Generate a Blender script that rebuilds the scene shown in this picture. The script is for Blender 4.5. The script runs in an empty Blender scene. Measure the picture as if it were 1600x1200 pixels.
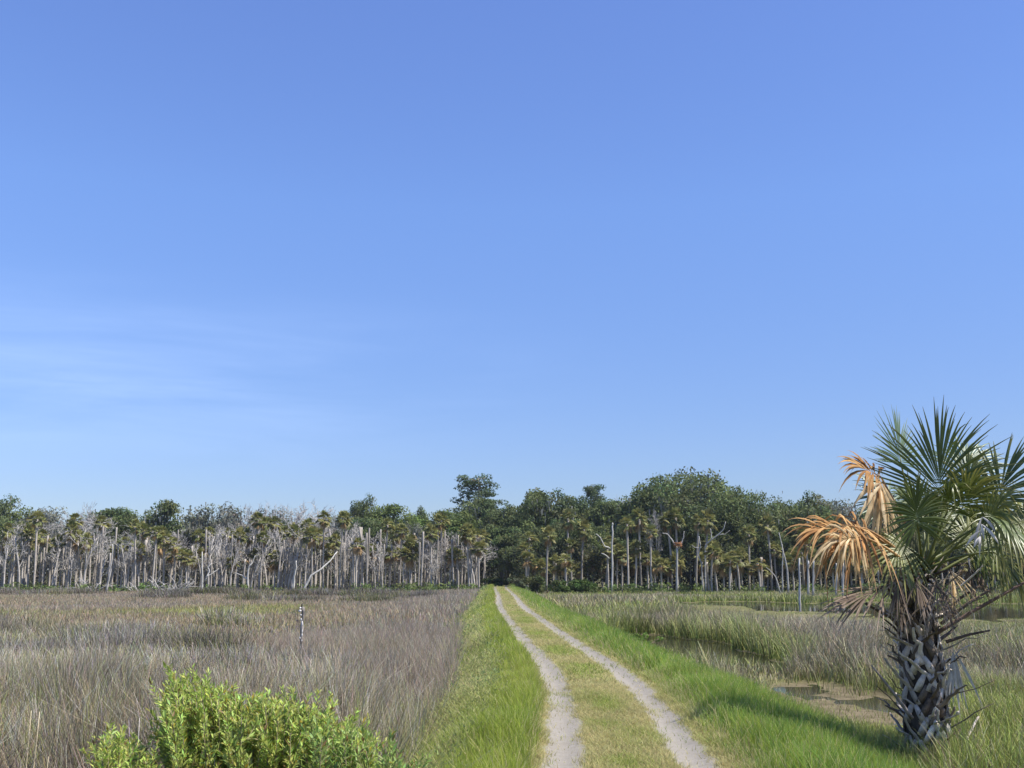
import bpy, math, random
import numpy as np
R = math.radians
PI = math.pi
S = bpy.context.scene
C = S.collection

# ------------------------------------------------------------------ camera, sky, sun, exposure
EYE = 2.15
PITCH = R(10.6)
FPX = 1570.0
cam_d = bpy.data.cameras.new('camera')
cam = bpy.data.objects.new('camera', cam_d)
C.objects.link(cam)
cam_d.sensor_width = 36.0
cam_d.lens = 36.0 * FPX / 1600.0
cam_d.clip_start = 0.1
cam_d.clip_end = 6000.0
cam.location = (0, 0, EYE)
cam.rotation_euler = (PI / 2 + PITCH, 0, 0)
S.camera = cam

SUN_EL = R(57)
SUN_AZ = R(-8)            # angle from +X (right of the picture) towards +Y (away from the camera)
SDIR = (math.cos(SUN_EL) * math.cos(SUN_AZ), math.cos(SUN_EL) * math.sin(SUN_AZ), math.sin(SUN_EL))
world = bpy.data.worlds.new('World')
S.world = world
world.use_nodes = True
wn, wl = world.node_tree.nodes, world.node_tree.links
bg = wn['Background']
sky = wn.new('ShaderNodeTexSky')
sky.sky_type = 'NISHITA'
sky.sun_disc = False
sky.sun_elevation = SUN_EL
sky.sun_rotation = PI / 2 - SUN_AZ
sky.altitude = 0
sky.air_density = 1.0
sky.dust_density = 0.15
sky.ozone_density = 3.0
bg.inputs['Strength'].default_value = 0.15
# faint high cirrus low on the left, part of the sky itself
tc = wn.new('ShaderNodeTexCoord')
sep = wn.new('ShaderNodeSeparateXYZ'); wl.new(tc.outputs['Generated'], sep.inputs[0])
mp = wn.new('ShaderNodeMapping'); mp.inputs['Scale'].default_value = (1.0, 1.0, 9.0)
wl.new(tc.outputs['Generated'], mp.inputs[0])
nz = wn.new('ShaderNodeTexNoise'); nz.inputs['Scale'].default_value = 2.6
nz.inputs['Detail'].default_value = 6; nz.inputs['Roughness'].default_value = 0.6
nz.inputs['Distortion'].default_value = 0.6
wl.new(mp.outputs[0], nz.inputs['Vector'])
def wmath(op, a, b=None, clamp=False):
    n = wn.new('ShaderNodeMath'); n.operation = op; n.use_clamp = clamp
    for k, v in enumerate((a, b)):
        if v is None: continue
        if isinstance(v, (int, float)): n.inputs[k].default_value = v
        else: wl.new(v, n.inputs[k])
    return n.outputs[0]
def wrange(v, a, b):
    n = wn.new('ShaderNodeMapRange'); n.interpolation_type = 'SMOOTHSTEP'
    wl.new(v, n.inputs['Value'])
    n.inputs['From Min'].default_value = a; n.inputs['From Max'].default_value = b
    return n.outputs['Result']
lowm = wmath('MULTIPLY', wrange(sep.outputs['Z'], 0.07, 0.19), wrange(sep.outputs['Z'], 0.29, 0.15))
leftm = wrange(sep.outputs['X'], 0.15, -0.45)
cl = wmath('MULTIPLY', wmath('MULTIPLY', wrange(nz.outputs['Fac'], 0.25, 0.8), lowm), leftm)
tint = wn.new('ShaderNodeMix'); tint.data_type = 'RGBA'; tint.blend_type = 'MULTIPLY'
tint.inputs['Factor'].default_value = 1.0
wl.new(sky.outputs[0], tint.inputs['A'])
rampz = wn.new('ShaderNodeValToRGB'); wl.new(sep.outputs['Z'], rampz.inputs[0])
for k, (p_, c_) in enumerate(((0.05, (.56, .60, .78)), (.12, (.65, .695, .912)), (.35, (.87, .965, 1.25)), (.52, (.89, .96, 1.31)))):
    e_ = rampz.color_ramp.elements[k] if k < 2 else rampz.color_ramp.elements.new(p_)
    e_.position = p_; e_.color = tuple(v / 1.19 for v in c_) + (1,)
evenx = wn.new('ShaderNodeMapRange'); evenx.inputs['From Min'].default_value = -.46; evenx.inputs['From Max'].default_value = .46
evenx.inputs['To Min'].default_value = .86; evenx.inputs['To Max'].default_value = .71; wl.new(sep.outputs['X'], evenx.inputs['Value'])
evens = wn.new('ShaderNodeVectorMath'); evens.operation = 'SCALE'; wl.new(rampz.outputs[0], evens.inputs[0]); wl.new(evenx.outputs[0], evens.inputs['Scale'])
wl.new(evens.outputs[0], tint.inputs['B'])
SKYTINT = tint
mixc = wn.new('ShaderNodeMix'); mixc.data_type = 'RGBA'
wl.new(wmath('MULTIPLY', cl, 0.40), mixc.inputs['Factor'])
wl.new(tint.outputs['Result'], mixc.inputs['A'])
mixc.inputs['B'].default_value = (3.3, 4.2, 6.1, 1)
wl.new(mixc.outputs['Result'], bg.inputs['Color'])

sun_d = bpy.data.lights.new('sun', 'SUN')
sun_d.energy = 5.0
sun_d.angle = R(0.5)
sun_d.color = (1.0, 0.95, 0.88)
sun = bpy.data.objects.new('sun', sun_d)
C.objects.link(sun)
sun.rotation_euler = (PI / 2 - SUN_EL, 0, PI / 2 + SUN_AZ)
S.view_settings.view_transform = 'Standard'
S.view_settings.look = 'None'
S.view_settings.exposure = 0.7
S.view_settings.gamma = 1.0
S.view_settings.use_curve_mapping = False
S.render.engine = 'CYCLES'
S.cycles.max_bounces = 6
S.cycles.diffuse_bounces = 3
S.cycles.glossy_bounces = 2
S.cycles.transmission_bounces = 3
S.cycles.transparent_max_bounces = 4
S.cycles.caustics_reflective = False
S.cycles.caustics_refractive = False

# ------------------------------------------------------------------ helpers
_fw = (0, math.cos(PITCH), math.sin(PITCH)); _up = (0, -math.sin(PITCH), math.cos(PITCH))
def ray(px, py):
    u = (px - 800) / FPX; v = (600 - py) / FPX
    return (u, _fw[1] + v * _up[1], _fw[2] + v * _up[2])
def ground_at(px, py, z):
    d = ray(px, py); t = (z - EYE) / d[2]
    return (d[0] * t, d[1] * t, z)
def at(px, py, Y):
    d = ray(px, py); t = Y / d[1]
    return np.array((d[0] * t, Y, EYE + d[2] * t))

def _hash(i, j, seed):
    n = (i.astype(np.int64) * 374761393 + j.astype(np.int64) * 668265263 + seed * 974634777) & 0xffffffff
    n = ((n ^ (n >> 13)) * 1274126177) & 0xffffffff
    n = n ^ (n >> 16)
    return (n & 0xffff) / 65535.0
def vnoise(x, y, seed=0):
    x = np.asarray(x, float); y = np.asarray(y, float)
    i = np.floor(x); j = np.floor(y); fx = x - i; fy = y - j
    fx = fx * fx * (3 - 2 * fx); fy = fy * fy * (3 - 2 * fy)
    a = _hash(i, j, seed); b = _hash(i + 1, j, seed); c = _hash(i, j + 1, seed); d = _hash(i + 1, j + 1, seed)
    return (a * (1 - fx) + b * fx) * (1 - fy) + (c * (1 - fx) + d * fx) * fy
def fbm(x, y, seed=0, o=3):
    s = 0; a = 0.5; t = 0
    for k in range(o):
        s = s + a * vnoise(np.asarray(x) * 2 ** k, np.asarray(y) * 2 ** k, seed + k * 17); t += a; a *= 0.5
    return s / t
def sstep(a, b, x):
    t = np.clip((np.asarray(x, float) - a) / (b - a), 0, 1)
    return t * t * (3 - 2 * t)

def mesh_from(name, V, F, col=None, smooth=False, attrs=None):
    """V (n,3); F list of (k,m) index arrays; col (n,3) per-vertex colour."""
    V = np.asarray(V, np.float32)
    me = bpy.data.meshes.new(name)
    F = [np.asarray(f, np.int32) for f in F if len(f)]
    nl = sum(f.size for f in F); npol = sum(len(f) for f in F)
    me.vertices.add(len(V)); me.vertices.foreach_set('co', V.ravel())
    me.loops.add(nl); me.polygons.add(npol)
    me.loops.foreach_set('vertex_index', np.concatenate([f.ravel() for f in F]))
    tot = np.concatenate([np.full(len(f), f.shape[1], np.int32) for f in F])
    st = np.concatenate([[0], np.cumsum(tot)[:-1]]).astype(np.int32)
    me.polygons.foreach_set('loop_start', st)
    if smooth: me.polygons.foreach_set('use_smooth', np.ones(npol, bool))
    if col is not None:
        a = me.attributes.new('col', 'FLOAT_COLOR', 'POINT')
        c4 = np.ones((len(V), 4), np.float32); c4[:, :3] = col
        a.data.foreach_set('color', c4.ravel())
    for k, v in (attrs or {}).items():
        a = me.attributes.new(k, 'FLOAT', 'POINT'); a.data.foreach_set('value', np.asarray(v, np.float32))
    me.update(calc_edges=True)
    return me

class MB:
    """collects pieces, then becomes ONE mesh"""
    def __init__(s): s.V = []; s.F = []; s.K = []; s.n = 0
    def add(s, V, F, col=(1, 1, 1)):
        V = np.asarray(V, float)
        for f in F:
            f = np.asarray(f, int)
            if len(f): s.F.append(f + s.n)
        s.V.append(V); s.n += len(V)
        c = np.asarray(col, float)
        s.K.append(np.broadcast_to(c, (len(V), 3)) if c.ndim == 1 else c)
    def tube(s, P, rad, n=6, col=(1, 1, 1), cap=True):
        P = np.asarray(P, float); k = len(P)
        rad = np.broadcast_to(np.asarray(rad, float), (k,))
        T = np.gradient(P, axis=0); T /= np.linalg.norm(T, axis=1)[:, None] + 1e-9
        m = np.abs(T.mean(0)); ref = np.zeros(3); ref[int(np.argmin(m))] = 1
        A = np.cross(T, ref); A /= np.linalg.norm(A, axis=1)[:, None] + 1e-9
        B = np.cross(T, A)
        th = np.arange(n) * 2 * PI / n
        V = P[:, None, :] + rad[:, None, None] * (np.cos(th)[None, :, None] * A[:, None, :] + np.sin(th)[None, :, None] * B[:, None, :])
        i = np.arange(k - 1)[:, None] * n; j = np.arange(n)[None, :]; j2 = (j + 1) % n
        Q = np.stack([i + j, i + j2, i + n + j2, i + n + j], -1).reshape(-1, 4)
        fs = [Q]
        if cap and n > 3: fs += [np.arange(n)[None, ::-1], (np.arange(n) + (k - 1) * n)[None, :]]
        c = np.asarray(col, float)
        if c.ndim == 2: c = np.repeat(c, n, axis=0)
        s.add(V.reshape(-1, 3), fs, c)
    def mesh(s, name, smooth=False):
        by = {}
        for f in s.F: by.setdefault(f.shape[1], []).append(f)
        return mesh_from(name, np.concatenate(s.V), [np.concatenate(v) for v in by.values()], np.concatenate(s.K), smooth)

def link(name, me, mat, parent=None):
    o = bpy.data.objects.new(name, me); C.objects.link(o)
    if mat is not None and not me.materials: me.materials.append(mat)
    if parent is not None: o.parent = parent
    return o
def tag(o, label=None, cat=None, group=None, kind=None):
    for k, v in (('label', label), ('category', cat), ('group', group), ('kind', kind)):
        if v: o[k] = v
    return o
def empty(name, loc=(0, 0, 0), rz=0, **k):
    o = bpy.data.objects.new(name, None); C.objects.link(o)
    o.location = loc; o.rotation_euler = (0, 0, rz); o.empty_display_size = 0.3
    return tag(o, **k)
def kids(o): return [c for c in C.objects if c.parent is o]

# ------------------------------------------------------------------ materials
def mat(name, base=(0.5, 0.5, 0.5), rough=0.9, spec=0.15, use_col=True, transl=0.0, nscale=3.0, namp=0.25, bump=0.0, bscale=20, coord='Object'):
    m = bpy.data.materials.new(name); m.use_nodes = True
    N, L = m.node_tree.nodes, m.node_tree.links
    b = N['Principled BSDF']; out = N['Material Output']
    b.inputs['Roughness'].default_value = rough
    b.inputs['Specular IOR Level'].default_value = spec
    t = N.new('ShaderNodeTexCoord')
    n = N.new('ShaderNodeTexNoise'); n.inputs['Scale'].default_value = nscale; n.inputs['Detail'].default_value = 4
    L.new(t.outputs[coord], n.inputs['Vector'])
    mr = N.new('ShaderNodeMapRange'); L.new(n.outputs['Fac'], mr.inputs['Value'])
    mr.inputs['From Min'].default_value = 0.3; mr.inputs['From Max'].default_value = 0.7
    mr.inputs['To Min'].default_value = 1 - namp; mr.inputs['To Max'].default_value = 1 + namp
    mx = N.new('ShaderNodeVectorMath'); mx.operation = 'SCALE'
    if use_col:
        a = N.new('ShaderNodeAttribute'); a.attribute_name = 'col'
        ml = N.new('ShaderNodeVectorMath'); ml.operation = 'MULTIPLY'
        L.new(a.outputs['Vector'], ml.inputs[0]); ml.inputs[1].default_value = base
        L.new(ml.outputs[0], mx.inputs[0])
    else:
        mx.inputs[0].default_value = base
    L.new(mr.outputs[0], mx.inputs['Scale'])
    L.new(mx.outputs[0], b.inputs['Base Color'])
    if transl > 0:
        tr = N.new('ShaderNodeBsdfTranslucent'); L.new(mx.outputs[0], tr.inputs['Color'])
        mixs = N.new('ShaderNodeMixShader'); mixs.inputs[0].default_value = transl
        L.new(b.outputs[0], mixs.inputs[1]); L.new(tr.outputs[0], mixs.inputs[2])
        L.new(mixs.outputs[0], out.inputs['Surface'])
    if bump > 0:
        n2 = N.new('ShaderNodeTexNoise'); n2.inputs['Scale'].default_value = bscale; n2.inputs['Detail'].default_value = 5
        L.new(t.outputs[coord], n2.inputs['Vector'])
        bp = N.new('ShaderNodeBump'); bp.inputs['Strength'].default_value = bump; bp.inputs['Distance'].default_value = 0.05
        L.new(n2.outputs['Fac'], bp.inputs['Height']); L.new(bp.outputs[0], b.inputs['Normal'])
    return m
M_grass = mat('grass_blades', (1, 1, 1), 0.75, 0.2, transl=0.4, nscale=0.6, namp=0.12)
M_rush = mat('rush_stalks', (1, 1, 1), 0.85, 0.12, transl=0.1, nscale=0.6, namp=0.12)
M_leaf = mat('tree_leaves', (1, 1, 1), 0.7, 0.2, transl=0.35, nscale=0.8, namp=0.2)
M_fan = mat('palm_leaves', (1, 1, 1), 0.55, 0.3, transl=0.25, nscale=2.0, namp=0.15)
M_frond = mat('near_palm_frond', (1, 1, 1), 0.42, 0.45, transl=0.22, nscale=5, namp=0.12)
M_dead = mat('dead_frond', (1, 1, 1), 0.75, 0.2, transl=0.3, nscale=8, namp=0.25)
M_bark = mat('grey_bark', (1, 1, 1), 0.95, 0.08, nscale=2.0, namp=0.25, bump=0.5, bscale=9)
M_boot = mat('palm_leaf_bases', (1, 1, 1), 0.8, 0.25, nscale=9, namp=0.4, bump=0.6, bscale=60)
M_moss = mat('spanish_moss', (1, 1, 1), 0.95, 0.05, transl=0.15, nscale=2, namp=0.15)
M_shrub = mat('shrub_leaves', (1, 1, 1), 0.5, 0.35, transl=0.42, nscale=4, namp=0.15)

# ------------------------------------------------------------------ the track's course and the lie of the land
_mid = [(982, 1195), (974, 1150), (955, 1100), (919, 1050), (855, 1000), (828, 975), (800, 950), (791, 930), (782, 919)]
_p = [ground_at(x, y, 0.0) for x, y in _mid]
_ky = np.array([-40, 0, 7] + [q[1] for q in _p] + [190, 2000]); _kx = np.array([0.3, 0.75, 1.05] + [q[0] for q in _p] + [_p[-1][0] - .3] * 2)
_gy = np.arange(-60, 260, 0.5); _gx = np.interp(_gy, _ky, _kx)
_k = np.exp(-0.5 * (np.arange(-16, 17) * 0.5 / 3.0) ** 2); _k /= _k.sum()
_gx = np.convolve(np.pad(_gx, 16, mode='edge'), _k, 'valid')
def xc(y): return np.interp(y, _gy, _gx)

WATER = -0.98
# pools: centre x, y, half sizes, turn
POOLS = [(7.5, 43.5, 2.1, 8.6, 0.06), (8.3, 37, 1.1, 2.6, 0.2), (35, 87, 15, 20, 0.35), (60, 92, 26, 12, 0.0), (24, 100, 7, 9, 0.2)]
MUD = (8.2, 25.4, 1.9, 4.5, -0.12)
def _ell(x, y, e):
    cx, cy, a, b, t = e
    u = (x - cx) * math.cos(t) + (y - cy) * math.sin(t); v = -(x - cx) * math.sin(t) + (y - cy) * math.cos(t)
    return np.sqrt((u / a) ** 2 + (v / b) ** 2)
def pool(x, y):
    """1 inside a pool, 0 on the marsh"""
    n = (fbm(np.asarray(x) * .35, np.asarray(y) * .22, 5) - 0.5) * 0.9
    d = np.full(np.shape(x), 9.0)
    for e in POOLS: d = np.minimum(d, _ell(x, y, e))
    return 1 - sstep(0.82, 1.05, d + n)
def mud(x, y):
    n = (fbm(np.asarray(x) * .5, np.asarray(y) * .4, 9) - 0.5) * 0.7
    return 1 - sstep(0.8, 1.05, _ell(x, y, MUD) + n)
def height(x, y):
    x = np.asarray(x, float); y = np.asarray(y, float)
    s = x - xc(y)
    base = -0.9 + (fbm(x * .12, y * .12, 3) - .5) * 0.10
    dike_l = sstep(-3.6, -1.35, s); dike_r = 1 - sstep(1.5, 5.0, s)
    dike = np.where(s < 0, dike_l, dike_r)
    far = sstep(168, 190, y)
    h = base * (1 - dike) + dike * (0.0 + (fbm(x * .7, y * .7, 8) - .5) * 0.05)
    h = h * (1 - far) + far * (-0.55)
    rut = np.exp(-((np.abs(s) - 0.76) / 0.2) ** 2) * dike
    h = h - 0.05 * rut
    p = pool(x, y) * (1 - far)
    h = h * (1 - p) + p * (-1.25)
    m = mud(x, y)
    h = h * (1 - m) + m * (-0.977 + (fbm(x * .9, y * .7, 13) - .5) * .10 + (fbm(x * 4, y * 4, 14) - .5) * .03)
    return h

# ground sheet in (s, y) so the track's edges follow the grid
def grid_mesh(name, svals, yvals):
    sv, yv = np.meshgrid(svals, yvals)
    x = sv + xc(yv); z = height(x, yv)
    V = np.stack([x, yv, z], -1).reshape(-1, 3)
    ns, ny = len(svals), len(yvals)
    i = np.arange(ny - 1)[:, None] * ns; j = np.arange(ns - 1)[None, :]
    Q = np.stack([i + j, i + j + 1, i + ns + j + 1, i + ns + j], -1).reshape(-1, 4)
    return mesh_from(name, V, [Q], None, True, {'s': sv.ravel(), 'wet': (pool(x, yv) + mud(x, yv)).ravel()})
_yv = np.concatenate([np.arange(-60, 4, 4), np.arange(4, 60, .5), np.arange(60, 190, 1.0), np.array([195, 205, 220, 240, 270, 310, 370, 450, 560, 700, 900, 1200, 1700, 2500])])
EDGE = 1.25
_far = np.array([70, 85, 110, 150, 220, 320, 480, 700, 1000, 1500, 2200])
_sl = np.concatenate([-_far[::-1], np.arange(-60, -6, 1.5), np.arange(-6, -EDGE - .01, .2), [-EDGE]])
_sr = np.concatenate([[EDGE], np.arange(EDGE + .2, 6, .2), np.arange(6, 62, .6), np.arange(62, 70, 2), _far])

def ground_mat():
    m = bpy.data.materials.new('marsh_soil'); m.use_nodes = True
    N, L = m.node_tree.nodes, m.node_tree.links; b = N['Principled BSDF']
    b.inputs['Roughness'].default_value = 0.9; b.inputs['Specular IOR Level'].default_value = 0.15
    t = N.new('ShaderNodeTexCoord')
    n = N.new('ShaderNodeTexNoise'); n.inputs['Scale'].default_value = 0.25; n.inputs['Detail'].default_value = 8; n.inputs['Roughness'].default_value = .65
    L.new(t.outputs['Object'], n.inputs['Vector'])
    r = N.new('ShaderNodeValToRGB'); L.new(n.outputs['Fac'], r.inputs[0])
    r.color_ramp.elements[0].position = .33; r.color_ramp.elements[0].color = (.085, .075, .035, 1)
    r.color_ramp.elements[1].position = .68; r.color_ramp.elements[1].color = (.17, .14, .08, 1)
    e = r.color_ramp.elements.new(.5); e.color = (.12, .12, .04, 1)
    n2 = N.new('ShaderNodeTexNoise'); n2.inputs['Scale'].default_value = 3.5; n2.inputs['Detail'].default_value = 8; n2.inputs['Roughness'].default_value = .7
    L.new(t.outputs['Object'], n2.inputs['Vector'])
    r2 = N.new('ShaderNodeValToRGB'); L.new(n2.outputs['Fac'], r2.inputs[0])
    r2.color_ramp.elements[0].position = .35; r2.color_ramp.elements[0].color = (.085, .07, .035, 1)
    r2.color_ramp.elements[1].position = .65; r2.color_ramp.elements[1].color = (.18, .145, .085, 1)
    a = N.new('ShaderNodeAttribute'); a.attribute_name = 'wet'
    mx = N.new('ShaderNodeMix'); mx.data_type = 'RGBA'
    L.new(a.outputs['Fac'], mx.inputs['Factor']); L.new(r.outputs[0], mx.inputs['A']); L.new(r2.outputs[0], mx.inputs['B'])
    L.new(mx.outputs['Result'], b.inputs['Base Color'])
    bp = N.new('ShaderNodeBump'); bp.inputs['Strength'].default_value = .6; bp.inputs['Distance'].default_value = .05
    L.new(n2.outputs['Fac'], bp.inputs['Height']); L.new(bp.outputs[0], b.inputs['Normal'])
    return m
def track_mat():
    m = bpy.data.materials.new('sandy_track'); m.use_nodes = True
    N, L = m.node_tree.nodes, m.node_tree.links; b = N['Principled BSDF']
    b.inputs['Roughness'].default_value = 0.95; b.inputs['Specular IOR Level'].default_value = 0.1
    t = N.new('ShaderNodeTexCoord')
    def noise(sc, det=6, rough=.6):
        n = N.new('ShaderNodeTexNoise'); n.inputs['Scale'].default_value = sc; n.inputs['Detail'].default_value = det; n.inputs['Roughness'].default_value = rough
        L.new(t.outputs['Object'], n.inputs['Vector']); return n.outputs['Fac']
    def ma(op, a, b_, clamp=False):
        n = N.new('ShaderNodeMath'); n.operation = op; n.use_clamp = clamp
        for k, v in enumerate((a, b_)):
            if isinstance(v, (int, float)): n.inputs[k].default_value = v
            elif v is not None: L.new(v, n.inputs[k])
        return n.outputs[0]
    a = N.new('ShaderNodeAttribute'); a.attribute_name = 's'
    d = ma('ABSOLUTE', ma('SUBTRACT', ma('ABSOLUTE', a.outputs['Fac'], None), 0.76), None)   # distance from a rut's middle
    d = ma('ADD', d, ma('MULTIPLY', ma('SUBTRACT', noise(1.6), .5), .32))
    d = ma('ADD', d, ma('MULTIPLY', ma('SUBTRACT', noise(11, 8, .75), .5), .26))
    mr = N.new('ShaderNodeMapRange'); mr.interpolation_type = 'SMOOTHSTEP'; L.new(d, mr.inputs['Value'])
    mr.inputs['From Min'].default_value = .18; mr.inputs['From Max'].default_value = .30
    mr.inputs['To Min'].default_value = 1; mr.inputs['To Max'].default_value = 0
    mpS = N.new('ShaderNodeMapping'); mpS.inputs['Scale'].default_value = (1.3, 8.0, 1.0); L.new(t.outputs['Object'], mpS.inputs[0])
    nS = N.new('ShaderNodeTexNoise'); nS.inputs['Scale'].default_value = 2.2; nS.inputs['Detail'].default_value = 8; nS.inputs['Roughness'].default_value = .7; L.new(mpS.outputs[0], nS.inputs['Vector'])
    r = N.new('ShaderNodeValToRGB'); L.new(ma('ADD', ma('MULTIPLY', noise(5, 8, .7), .4), ma('MULTIPLY', nS.outputs['Fac'], .6)), r.inputs[0])
    r.color_ramp.elements[0].position = .3; r.color_ramp.elements[0].color = (.21, .185, .145, 1)
    r.color_ramp.elements[1].position = .62; r.color_ramp.elements[1].color = (.275, .255, .22, 1)
    r2 = N.new('ShaderNodeValToRGB'); L.new(noise(1.6, 8, .7), r2.inputs[0])
    r2.color_ramp.elements[0].position = .35; r2.color_ramp.elements[0].color = (.15, .16, .05, 1)
    r2.color_ramp.elements[1].position = .65; r2.color_ramp.elements[1].color = (.26, .22, .10, 1)
    mx = N.new('ShaderNodeMix'); mx.data_type = 'RGBA'
    L.new(mr.outputs[0], mx.inputs['Factor']); L.new(r2.outputs[0], mx.inputs['A']); L.new(r.outputs[0], mx.inputs['B'])
    L.new(mx.outputs['Result'], b.inputs['Base Color'])
    bp = N.new('ShaderNodeBump'); bp.inputs['Strength'].default_value = .5; bp.inputs['Distance'].default_value = .04
    L.new(noise(12, 8, .7), bp.inputs['Height']); L.new(bp.outputs[0], b.inputs['Normal'])
    return m
M_ground = ground_mat()
tag(link('marsh_ground', grid_mesh('marsh_ground', _sl, _yv), M_ground), kind='structure')
tag(link('marsh_ground', grid_mesh('marsh_ground', _sr, _yv), M_ground), kind='structure')
tag(link('track', grid_mesh('track', np.linspace(-EDGE, EDGE, 61), _yv), track_mat()), kind='structure')
def water_mat():
    m = bpy.data.materials.new('pool_water'); m.use_nodes = True
    N, L = m.node_tree.nodes, m.node_tree.links; b = N['Principled BSDF']
    b.inputs['Base Color'].default_value = (.035, .033, .02, 1); b.inputs['Roughness'].default_value = .06
    b.inputs['IOR'].default_value = 1.33; b.inputs['Specular IOR Level'].default_value = .5
    t = N.new('ShaderNodeTexCoord'); n = N.new('ShaderNodeTexNoise'); n.inputs['Scale'].default_value = 2.0; n.inputs['Detail'].default_value = 3
    L.new(t.outputs['Object'], n.inputs['Vector'])
    bp = N.new('ShaderNodeBump'); bp.inputs['Strength'].default_value = .02; bp.inputs['Distance'].default_value = .01
    L.new(n.outputs['Fac'], bp.inputs['Height']); L.new(bp.outputs[0], b.inputs['Normal'])
    return m
wv = np.array([(4, 18, WATER), (100, 18, WATER), (100, 130, WATER), (4, 130, WATER)])
tag(link('water', mesh_from('water', wv, [np.array([[0, 1, 2, 3]])]), water_mat()), kind='structure')

# ------------------------------------------------------------------ grass: many real blades in one mesh per kind
def blades(name, P, h, w, lean, cb, ct, rng, segs=2, m=None, label=None, cat='grass', droop=0.0, wtip=0.25, curve=1.6):
    n = len(P)
    yaw = rng.uniform(0, PI, n)
    sx, sy = np.cos(yaw) * w * .5, np.sin(yaw) * w * .5
    side = np.stack([sx, sy, np.zeros(n)], -1)
    rows = []; cols = []
    for k in range(segs + 1):
        t = k / segs
        off = np.stack([lean[:, 0] * h * t ** curve, lean[:, 1] * h * t ** curve, h * t - droop * h * t ** 3], -1)
        c = P + off
        wk = (1 - t) + wtip * t
        rows += [c - side * wk, c + side * wk]
        cc = cb * (1 - t) + ct * t
        cols += [cc, cc]
    V = np.stack(rows, 1); K = np.stack(cols, 1); q = 2 * (segs + 1)
    base = (np.arange(n) * q)[:, None]
    F = np.concatenate([base + np.array([[2 * k, 2 * k + 1, 2 * k + 3, 2 * k + 2]]) for k in range(segs)])
    me = mesh_from(name, V.reshape(-1, 3), [F], K.reshape(-1, 3))
    return tag(link(name, me, m or M_grass), label, cat, kind='stuff')

def scatter(rng, n, d0, d1, xl, xr):
    """n points over the wedge in view, depth d0..d1; xl, xr functions giving sideways limits at depth y"""
    out = []; tot = 0
    while tot < n:
        y = np.sqrt(rng.uniform(d0 * d0, d1 * d1, n)); u = rng.uniform(-1, 1, n)
        x = u * (0.545 * y + 3.0)
        k = (x > xl(y)) & (x < xr(y)); out.append(np.stack([x[k], y[k]], -1)); tot += k.sum()
        if len(out) > 60: break
    return np.concatenate(out)[:n]
def tufts(rng, ctr, per, rad):
    """blade roots round tuft centres, with the outward direction of each"""
    o = rng.normal(0, 1, (len(ctr), per, 2)) * (rad * np.ones(len(ctr)))[:, None, None] * .5
    p = ctr[:, None, :] + o
    return p.reshape(-1, 2), o.reshape(-1, 2) / (np.linalg.norm(o.reshape(-1, 2), axis=1)[:, None] + 1e-6), np.repeat(np.arange(len(ctr)), per)
def mixc3(a, b, t): return np.asarray(a)[None, :] * (1 - t[:, None]) + np.asarray(b)[None, :] * t[:, None]
def jit(rng, c, a): return np.clip(c * (1 + rng.normal(0, a, (len(c), 1))) * (1 + rng.normal(0, a * .35, c.shape)), .005, .9)

def rush_zone(x, y):
    """how much tall needlerush stands at a point of the left marsh, 0..1"""
    q = 800 + 1570 * x / y
    n = fbm(x * .22, y * .12, 31); n2 = fbm(x * .06, y * .05, 47)
    lim = np.interp(q, (0, 250, 400, 520, 610, 690, 740), (54, 45, 37, 31, 25, 23, 22)) + (n2 - .5) * 20
    near = 1 - sstep(-3, 5, y - lim)
    mid = np.zeros(np.shape(x))
    for cq, cy, wq, wy in ((262, 120, 42, 5), (405, 112, 34, 5), (470, 108, 52, 4), (585, 106, 44, 4), (330, 138, 90, 4), (520, 132, 110, 5), (60, 140, 130, 5), (650, 118, 40, 4), (375, 62, 45, 5)):
        mid = np.maximum(mid, 1 - sstep(.7, 1.1, np.hypot((q - cq) / wq, (y - cy) / wy) + (fbm(x * .3, y * .3, 53) - .5) * .5))
    holes = 1 - .8 * sstep(.56, .64, fbm(x * .32, y * .16, 37))
    return np.clip(near * holes + mid, 0, 1) * (.45 + 1.0 * n)
rng = np.random.default_rng(11)
left_r = lambda y: xc(y) - 2.9
left_l = lambda y: -1e9 * np.ones_like(y)
PURP = (.31, .288, .27); BRN = (.26, .20, .125); OLV = (.27, .27, .11); GREY = (.48, .45, .41); TAN = (.42, .355, .25)
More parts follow.
